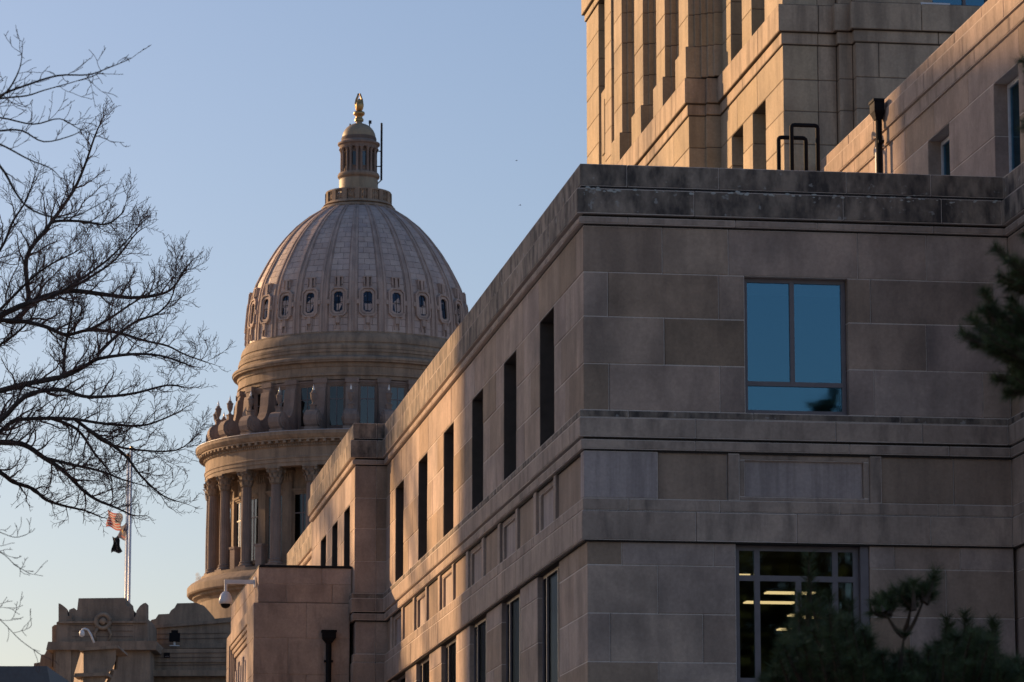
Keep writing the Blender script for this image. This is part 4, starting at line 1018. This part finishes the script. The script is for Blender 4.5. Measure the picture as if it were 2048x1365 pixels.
# ================================================================== bare trees
tr = random.Random(11)
def branchlet(mb, p, d, L, r, n, wob, lift=.12):
    """curved tapered twig; returns its points"""
    pts = [p.copy()]; q = p.copy(); d = d.normalized()
    for i in range(n):
        d = (d + Vector((tr.uniform(-wob,wob), tr.uniform(-wob,wob), tr.uniform(-wob,wob)+lift*.5))).normalized()
        q = q + d*(L/n); pts.append(q.copy())
    rad = [max(r*(1-.72*i/n), .0031) for i in range(n+1)]
    mb.tube(pts, rad, 4 if r > .012 else 3, cap=False)
    return pts, rad
def rotdir(d, ang):
    a = d.cross(Vector((tr.uniform(-1,1), tr.uniform(-1,1), tr.uniform(-1,1)))).normalized()
    return (Matrix.Rotation(ang, 3, a) @ d).normalized()
def grow(tw, pts, rad, level, scale, flat=.6, dens=1.0, start=0):
    """side twigs along a branch"""
    sp = {1: .20, 2: .115, 3: .06}[level]*scale/dens
    Lr = {1: (.32, .88), 2: (.16, .44), 3: (.05, .15)}[level]
    acc = tr.uniform(0, sp)
    tot = sum((b_-a).length for a, b_ in zip(pts[:-1], pts[1:])); done = 0
    for i in range(len(pts)-1):
        seg = pts[i+1]-pts[i]; sl = seg.length; t0 = seg.normalized()
        while acc < sl:
            f = acc/sl; p = pts[i] + seg*f; fr = (done+acc)/tot
            r = rad[i]*(1-f)+rad[i+1]*f
            if fr >= start:
                d = rotdir(t0, tr.uniform(.5, 1.05)); d.y *= flat; d.z += .18; d.normalize()
                L = tr.uniform(*Lr)*scale*(1.15-.55*fr)
                rr_ = {1: min(r*.55, .018*scale), 2: min(r*.6, .0070*scale), 3: .0042*scale}[level]
                q, qr = branchlet(tw, p, d, L, rr_, {1: 7, 2: 5, 3: 2}[level], .34, .16)
                if level < 3: grow(tw, q, qr, level+1, scale, flat, dens)
            acc += sp*tr.uniform(.6, 1.4)
        acc -= sl; done += sl
def smooth_path(pts, n=3):
    out = []
    for i in range(len(pts)-1):
        a, b_, c, d = pts[max(i-1,0)], pts[i], pts[i+1], pts[min(i+2, len(pts)-1)]
        for k in range(n):
            t = k/n; out.append(.5*((2*b_) + (c-a)*t + (2*a-5*b_+4*c-d)*t*t + (3*b_-a-3*c+d)*t**3))
    out.append(pts[-1]); return out
def bare_tree(name, label, limbs, Y, trunk, scale, thick, dens, group, spread=2.2):
    """limbs: (photo pixels of a limb's course, radius in px at its start, attach height)"""
    root = thing(name, label, 'tree', (trunk[0], trunk[1], 0), 0, group)
    off = Vector((trunk[0], trunk[1], 0))
    H = trunk[2]
    tp = [Vector((0,0,-.1)), Vector((.05,.05,H*.2)), Vector((-.1,.1,H*.45)), Vector((.1,0,H*.7)), Vector((.0,-.1,H*.9)), Vector((.15,.1,H))]
    g = MB(); g.tube(smooth_path(tp, 3), [trunk[3]*(1.25-.9*i/15) for i in range(16)], 12); g.build('trunk', M['bark'], root, smooth=True)
    tw = MB()
    for pxs, r0, zat in limbs:
        y0 = Y + tr.uniform(-spread, spread); pts = []
        dy = tr.uniform(-spread*.5, spread*.5)
        for i, (x, y) in enumerate(pxs):
            f = i/max(1, len(pxs)-1); pts.append(at(x, y, y0 + dy*f + tr.uniform(-.15, .15)) - off)
        ppx = Y/FPX
        k0 = 0
        if zat is not None:
            st = Vector((0, 0, zat)); mid = (st + pts[0])*.5 + Vector((0, 0, .25)); pts = [st, mid] + pts; k0 = 2
        sp_ = smooth_path(pts, 4); n = len(sp_)
        rs = r0*ppx*thick
        rad = [max(rs*(1.25 if k0 and i < 8 else 1)*(1-.80*(i/(n-1))**1.1), .006*scale) for i in range(n)]
        b = MB(); b.tube(sp_, rad, 7); b.build('limb', M['bark'], root, smooth=True)
        i0 = 7 if k0 else 0
        grow(tw, sp_[i0:], rad[i0:], 1, scale, .6, dens)
        grow(tw, sp_[i0:], rad[i0:], 2, scale, .6, dens*.5)
        # tip fork
        q, qr = branchlet(tw, sp_[-1], (sp_[-1]-sp_[-2]), .28*scale, rad[-1], 5, .2, .1); grow(tw, q, qr, 2, scale, .6, dens)
    tag(tw.build('twigs', M['twig'], root), kind='stuff')
    return root
Z = lambda y, Y: at(0, y, Y).z
YT = 60.0
limbs1 = [
 ([(-60,665),(0,632),(57,607),(132,583),(211,590),(264,596),(317,590),(347,575),(371,537)], 9, 8.5),
 ([(30,640),(57,607),(53,517),(95,456),(145,385),(169,333),(189,275),(200,249)], 6.5, None),
 ([(95,456),(110,443),(163,443),(211,449),(242,429),(250,412)], 4, None),
 ([(57,607),(110,590),(160,560),(215,520),(255,480),(275,455)], 4, None),
 ([(132,583),(180,555),(230,520),(270,470),(290,455)], 3.5, None),
 ([(-70,640),(0,641),(44,643),(92,654),(132,670),(176,661),(233,665),(286,681),(334,692),(369,709),(413,725)], 6.5, 8.6),
 ([(176,661),(215,640),(260,610),(300,585),(335,560)], 3.5, None),
 ([(-70,800),(0,782),(48,769),(127,753),(176,729),(198,718),(264,709),(321,712),(374,729)], 8.5, 7.6),
 ([(193,712),(229,676),(273,643),(317,626),(347,586),(352,520)], 4, None),
 ([(127,753),(130,700),(140,640),(150,590)], 4, None),
 ([(-80,890),(0,841),(35,806),(66,786),(123,780),(167,793),(220,793),(273,786),(334,771),(369,775)], 7.5, 7.0),
 ([(-80,900),(0,863),(31,841),(101,837),(150,839),(211,848),(281,852),(325,839),(358,824)], 6.5, 6.9),
 ([(150,839),(176,859),(211,885),(264,899),(352,901),(396,868)], 4.5, None),
 ([(-80,880),(0,885),(48,890),(88,916),(127,942),(163,978),(193,1000),(230,1015),(262,1030)], 8.5, 6.8),
 ([(88,916),(141,929),(198,942),(246,960),(290,972)], 4, None),
 ([(101,837),(154,859),(189,907),(220,947),(224,985)], 4, None),
 ([(176,859),(246,907),(281,951),(325,991),(365,1006)], 4, None),
 ([(-80,905),(0,945),(26,964),(66,978),(92,1000),(132,1013),(171,1022),(205,1036)], 7, 6.6),
 ([(-60,560),(0,500),(26,443),(53,400),(70,350)], 5, 9.2),
 ([(0,620),(60,560),(100,530),(150,505),(170,490)], 3.5, None),
 ([(-40,700),(0,690),(60,640),(80,580),(90,520)], 4.5, 8.0),
]
xt = at(-520, 1500, YT).x
bt = bare_tree('bare_tree', 'large leafless tree reaching in from the left edge with dense dark twigs', limbs1, YT, (xt, YT, 13.5, .34), 1.0, .92, 1.3, 'leafless trees on the left')
YT2 = 36.0
limbs2 = [
 ([(-60,230),(0,192),(44,174),(114,152),(176,150),(215,137),(259,119)], 5, 8.6),
 ([(-60,215),(0,198),(53,192),(88,181),(145,165),(193,150)], 4, 8.6),
 ([(0,195),(20,176),(40,135),(45,93)], 3.5, None),
 ([(-60,240),(0,236),(66,249),(119,238),(158,258),(215,280)], 4, 8.3),
 ([(-60,270),(0,262),(44,262),(88,284),(145,271),(167,258)], 4.5, 8.2),
 ([(-60,270),(0,289),(57,319),(101,337),(123,359)], 4.5, 8.2),
 ([(-60,290),(0,333),(31,385),(57,416),(101,434),(145,434),(185,416),(224,394)], 5, 8.1),
 ([(-60,1040),(0,1065),(30,1075),(52,1070)], 2.2, 5.2),
 ([(-60,1090),(0,1105),(30,1130),(60,1148)], 2.2, 5.0),
 ([(-60,1200),(0,1240),(40,1280),(85,1312)], 2.2, 4.6),
]
xt2 = at(-620, 1500, YT2).x
bare_tree('bare_tree', 'nearer leafless tree, its thin blurred branches at the upper left corner', limbs2, YT2, (xt2, YT2, 10.5, .26), .62, .72, .42, 'leafless trees on the left', 1.2)

# ================================================================== pines
pr_ = random.Random(5)
def needles(mb, pts, n, ln, wd):
    """needles round a shoot"""
    for _ in range(n):
        f = pr_.random()**.8; i = min(int(f*(len(pts)-1)), len(pts)-2); ff = f*(len(pts)-1)-i
        p = pts[i].lerp(pts[i+1], ff); d = (pts[i+1]-pts[i]).normalized()
        s_ = Vector((pr_.uniform(-1,1), pr_.uniform(-1,1), pr_.uniform(-1,1))); s_ -= d*s_.dot(d)
        if s_.length < .05: continue
        s_.normalize(); e = (d*pr_.uniform(.35, 1.1) + s_).normalized(); L = ln*pr_.uniform(.7, 1.15)
        sd_ = e.cross(Vector((pr_.uniform(-1,1), pr_.uniform(-1,1), pr_.uniform(-1,1)))).normalized()*wd
        mb.add([p-sd_, p+sd_, p+e*L], [(0,1,2)])
def pine(label, base, H, shoots, nd=150, ln=.10, group='pines close to the viewer', wd=.0022):
    o = thing('pine_tree', label, 'tree', base, 0, group); B0 = Vector(base)
    g = MB(); g.tube([(0,0,-.1),(.03,.02,H*.3),(-.03,.03,H*.6),(0,0,H)], [.035*H,.028*H,.018*H,.02], 10); g.build('trunk', M['pinebark'], o, smooth=True)
    br = MB(); nm = MB()
    for tip, back, L in shoots:
        tip = Vector(tip)-B0; root = Vector(back)-B0
        ll = (tip-root).length; m1 = root.lerp(tip, .45) + Vector((0,0,-.10*ll)); pts = smooth_path([root, m1, root.lerp(tip,.8)+Vector((0,0,-.05*ll)), tip], 4)
        br.tube(pts, [.022-.018*i/(len(pts)-1) for i in range(len(pts))], 5, cap=False)
        # needle-bearing end
        ne = []; acc = 0
        for a, b_ in zip(pts[::-1][:-1], pts[::-1][1:]):
            ne.append(a); acc += (a-b_).length
            if acc > L: ne.append(b_); break
        ne = ne[::-1]
        if len(ne) > 1: needles(nm, ne, int(nd*max(acc, .2)/.4), ln, wd)
    br.build('branches', M['pinebark'], o, smooth=True)
    tag(nm.build('crown', M['needle'], o), kind='stuff')
    return o
# lower right pine: its crown top fills the bottom right of the picture
YP = 27.0
base = at(1830, 1500, YP); base = Vector((base.x, YP, 0))
sh = []
def ytop(x):
    pts = [(1500,1390),(1540,1320),(1575,1250),(1600,1190),(1618,1180),(1650,1210),(1700,1225),(1740,1240),(1770,1290),(1800,1300),(1860,1290),(1885,1262),(1930,1250),(1985,1262),(2020,1290),(2060,1310),(2120,1330)]
    for (a, ya), (b_, yb) in zip(pts[:-1], pts[1:]):
        if a <= x <= b_: return ya+(yb-ya)*(x-a)/(b_-a)
    return 1390
for i in range(430):
    x = pr_.uniform(1505, 2110); yt = ytop(x); y = yt + abs(pr_.gauss(0, 1))*90 + pr_.uniform(0, 20)
    Y = YP + pr_.uniform(-1.3, 1.3)
    tip = at(x, y, Y); bx = (x*.7 + 1830*.3) + pr_.uniform(-30, 30)
    sh.append((tip, at(bx, y + pr_.uniform(90, 190), YP + (Y-YP)*.4), pr_.uniform(.25, .42)))
def spray(tip, back, L=.3, Y=YP): sh.append((at(tip[0], tip[1], Y), at(back[0], back[1], Y+pr_.uniform(-.1,.1)), L))
# single sprig standing clear, candles
for tp, bk, q in (((1808,1272),(1797,1350),.01), ((1848,1200),(1806,1278),.01), ((1822,1215),(1810,1262),.01), ((1772,1228),(1806,1274),.01)): spray(tp, bk, q, YP-.4)
for nx, ny, tips in ((1848,1204,((1870,1141),(1865,1158),(1856,1176),(1846,1170),(1838,1184),(1862,1190))), (1822,1218,((1826,1160),(1818,1172),(1808,1168),(1802,1186),(1832,1190),(1812,1200))), (1774,1230,((1786,1180),(1772,1190),(1758,1192),(1748,1204),(1744,1222),(1764,1210),(1788,1204)))):
    for tp in tips + tips[1::2]: spray((tp[0]+pr_.uniform(-4,4), tp[1]+pr_.uniform(-3,3)), (nx+pr_.uniform(-6,6), ny+pr_.uniform(-4,4)), .13, YP-.4+pr_.uniform(-.15,.15))
for tp in ((1618,1112),(1622,1150),(1600,1190),(1640,1185),(1893,1236),(1900,1250),(1930,1226),(1936,1240),(1985,1238),(1990,1250),(1946,1262),(1960,1280),(1700,1205),(1660,1195)):
    spray(tp, (tp[0]-4, tp[1]+150), .32, YP-.2)
pine('dark pine whose blurred crown top fills the lower right corner', base, 4.0, sh, 300, .10)
# right-edge pine
YQ = 21.0
base = at(2330, 1500, YQ); base = Vector((base.x, YQ, 0))
sh = []
def clump(cx, cy, rx, ry, n, bx, by):
    for _ in range(n):
        a = pr_.uniform(0, 6.28); q = pr_.random()**.6
        sh.append((at(cx+rx*q*math.cos(a), cy+ry*q*math.sin(a), YQ+pr_.uniform(-.35,.35)), at(bx, by, YQ+pr_.uniform(-.1,.1)), pr_.uniform(.14,.24)))
clump(2040, 545, 48, 34, 26, 2150, 590); clump(2015, 650, 70, 55, 60, 2160, 720); clump(2035, 735, 50, 55, 34, 2170, 800)
clump(2065, 460, 32, 30, 12, 2160, 520); clump(2062, 130, 26, 45, 12, 2160, 220); clump(2062, 245, 20, 30, 8, 2160, 320)
clump(2120, 640, 70, 200, 70, 2230, 760); clump(2140, 300, 80, 200, 50, 2240, 450); clump(2130, 940, 60, 120, 30, 2230, 1000)
for tp, bk in (((1966,578),(2040,690)), ((1928,668),(2030,690)), ((1952,690),(2040,700)), ((1945,640),(2040,690)), ((1985,700),(2060,720)), ((1975,610),(2040,690)), ((1990,760),(2080,740)), ((2010,790),(2090,760)), ((1990,500),(2080,540))):
    for _ in range(3): sh.append((at(tp[0]+pr_.uniform(-8,8), tp[1]+pr_.uniform(-8,8), YQ+pr_.uniform(-.1,.1)), at(bk[0], bk[1], YQ), .2))
pine('pine at the right edge, needle clusters hanging before the wall', base, 8.5, sh, 230, .075)

# ================================================================== surroundings out of view that shade and reflect
def far_conifer(label, base, H, W_, n=900, seed=0):
    o = thing('conifer_tree', label, 'tree', base, 0, 'conifers across the street behind the viewpoint'); q = random.Random(seed)
    g = MB(); g.tube([(0,0,-.1),(0,0,H)], [.02*H,.02], 8); g.build('trunk', M['pinebark'], o)
    c = MB()
    for _ in range(n):
        f = q.random()**.7; z = H*(.12+.88*(1-f)) ; r = W_*f**.55*q.uniform(.2, 1.05)*(.85+.2*math.sin(z*3)); a = q.uniform(0, 6.283)
        p = Vector((r*math.cos(a), r*math.sin(a), H*(1-.88*f)+q.uniform(-.3,.3))); d = Vector((math.cos(a), math.sin(a), q.uniform(-.5,.3))).normalized()
        sd_ = d.cross(Vector((0,0,1))).normalized(); L = q.uniform(.5, 1.1)
        c.add([p, p+d*L*.6+sd_*L*.28+Vector((0,0,.1)), p+d*L*1.2, p+d*L*.6-sd_*L*.28-Vector((0,0,.12))], [(0,1,2,3)])
    tag(c.build('crown', M['needle'], o), kind='stuff'); return o
for i, (x, y, h, nm_) in enumerate(((28.5,-33,18.5,'leftmost'), (30.8,-29.5,17.6,'nearest'), (33.4,-34,19.6,'middle'), (35.9,-30,23.0,'tallest'), (40.5,-34,18,'rightmost'))):
    far_conifer('%s conifer of the group standing behind the viewpoint' % nm_, (x, y, 0), h, 4.2, 4200, i)
# office block to the left of the frame: keeps the near corner in shade
SH_ = Vector((SUN.x, SUN.y, 0)).normalized()
e = L2W(0, 12.6, 0) + SH_*80
nb_ = thing('neighbouring_block', 'plain office block standing outside the frame to the left', 'building', (e.x, e.y, 0), 0)
sp = Vector((SUN.y, -SUN.x, 0)).normalized()   # to the sun's right
nb_.rotation_euler = (0, 0, math.atan2(-sp.y, -sp.x))
g = MB(); g.box(0, 46, -7, 7, 0, 37.0); g.box(-.15, 46.15, -7.15, 7.15, 37.0, 37.6); g.build('wall', M['sand'], nb_)
for fl_ in range(9):
    for k in range(11):
        g = MB(); g.box(2+4*k, 4+4*k, -7.03, -6.9, 1.6+3.6*fl_, 3.6+3.6*fl_); g.build('window', M['glass'], nb_)

# copies of the leafless tree farther left, outside the frame: their crowns throw the streaky shade on the sunlit wall
for i, (wq, dist, sc_, rz) in enumerate(((10.5, 70, 2.4, 1.2), (36.0, 74, 2.3, 2.4))):
    p = L2W(0, wq, 0) + SH_*dist
    c_ = bt.copy(); col.objects.link(c_); c_.location = (p.x, p.y, 0); c_.rotation_euler = (0, 0, rz); c_.scale = (sc_, sc_, sc_)
    c_['label'] = '%s leafless street tree outside the frame to the left' % ('nearer', 'farther')[i]
    for ch in bt.children:
        d_ = ch.copy(); col.objects.link(d_); d_.parent = c_
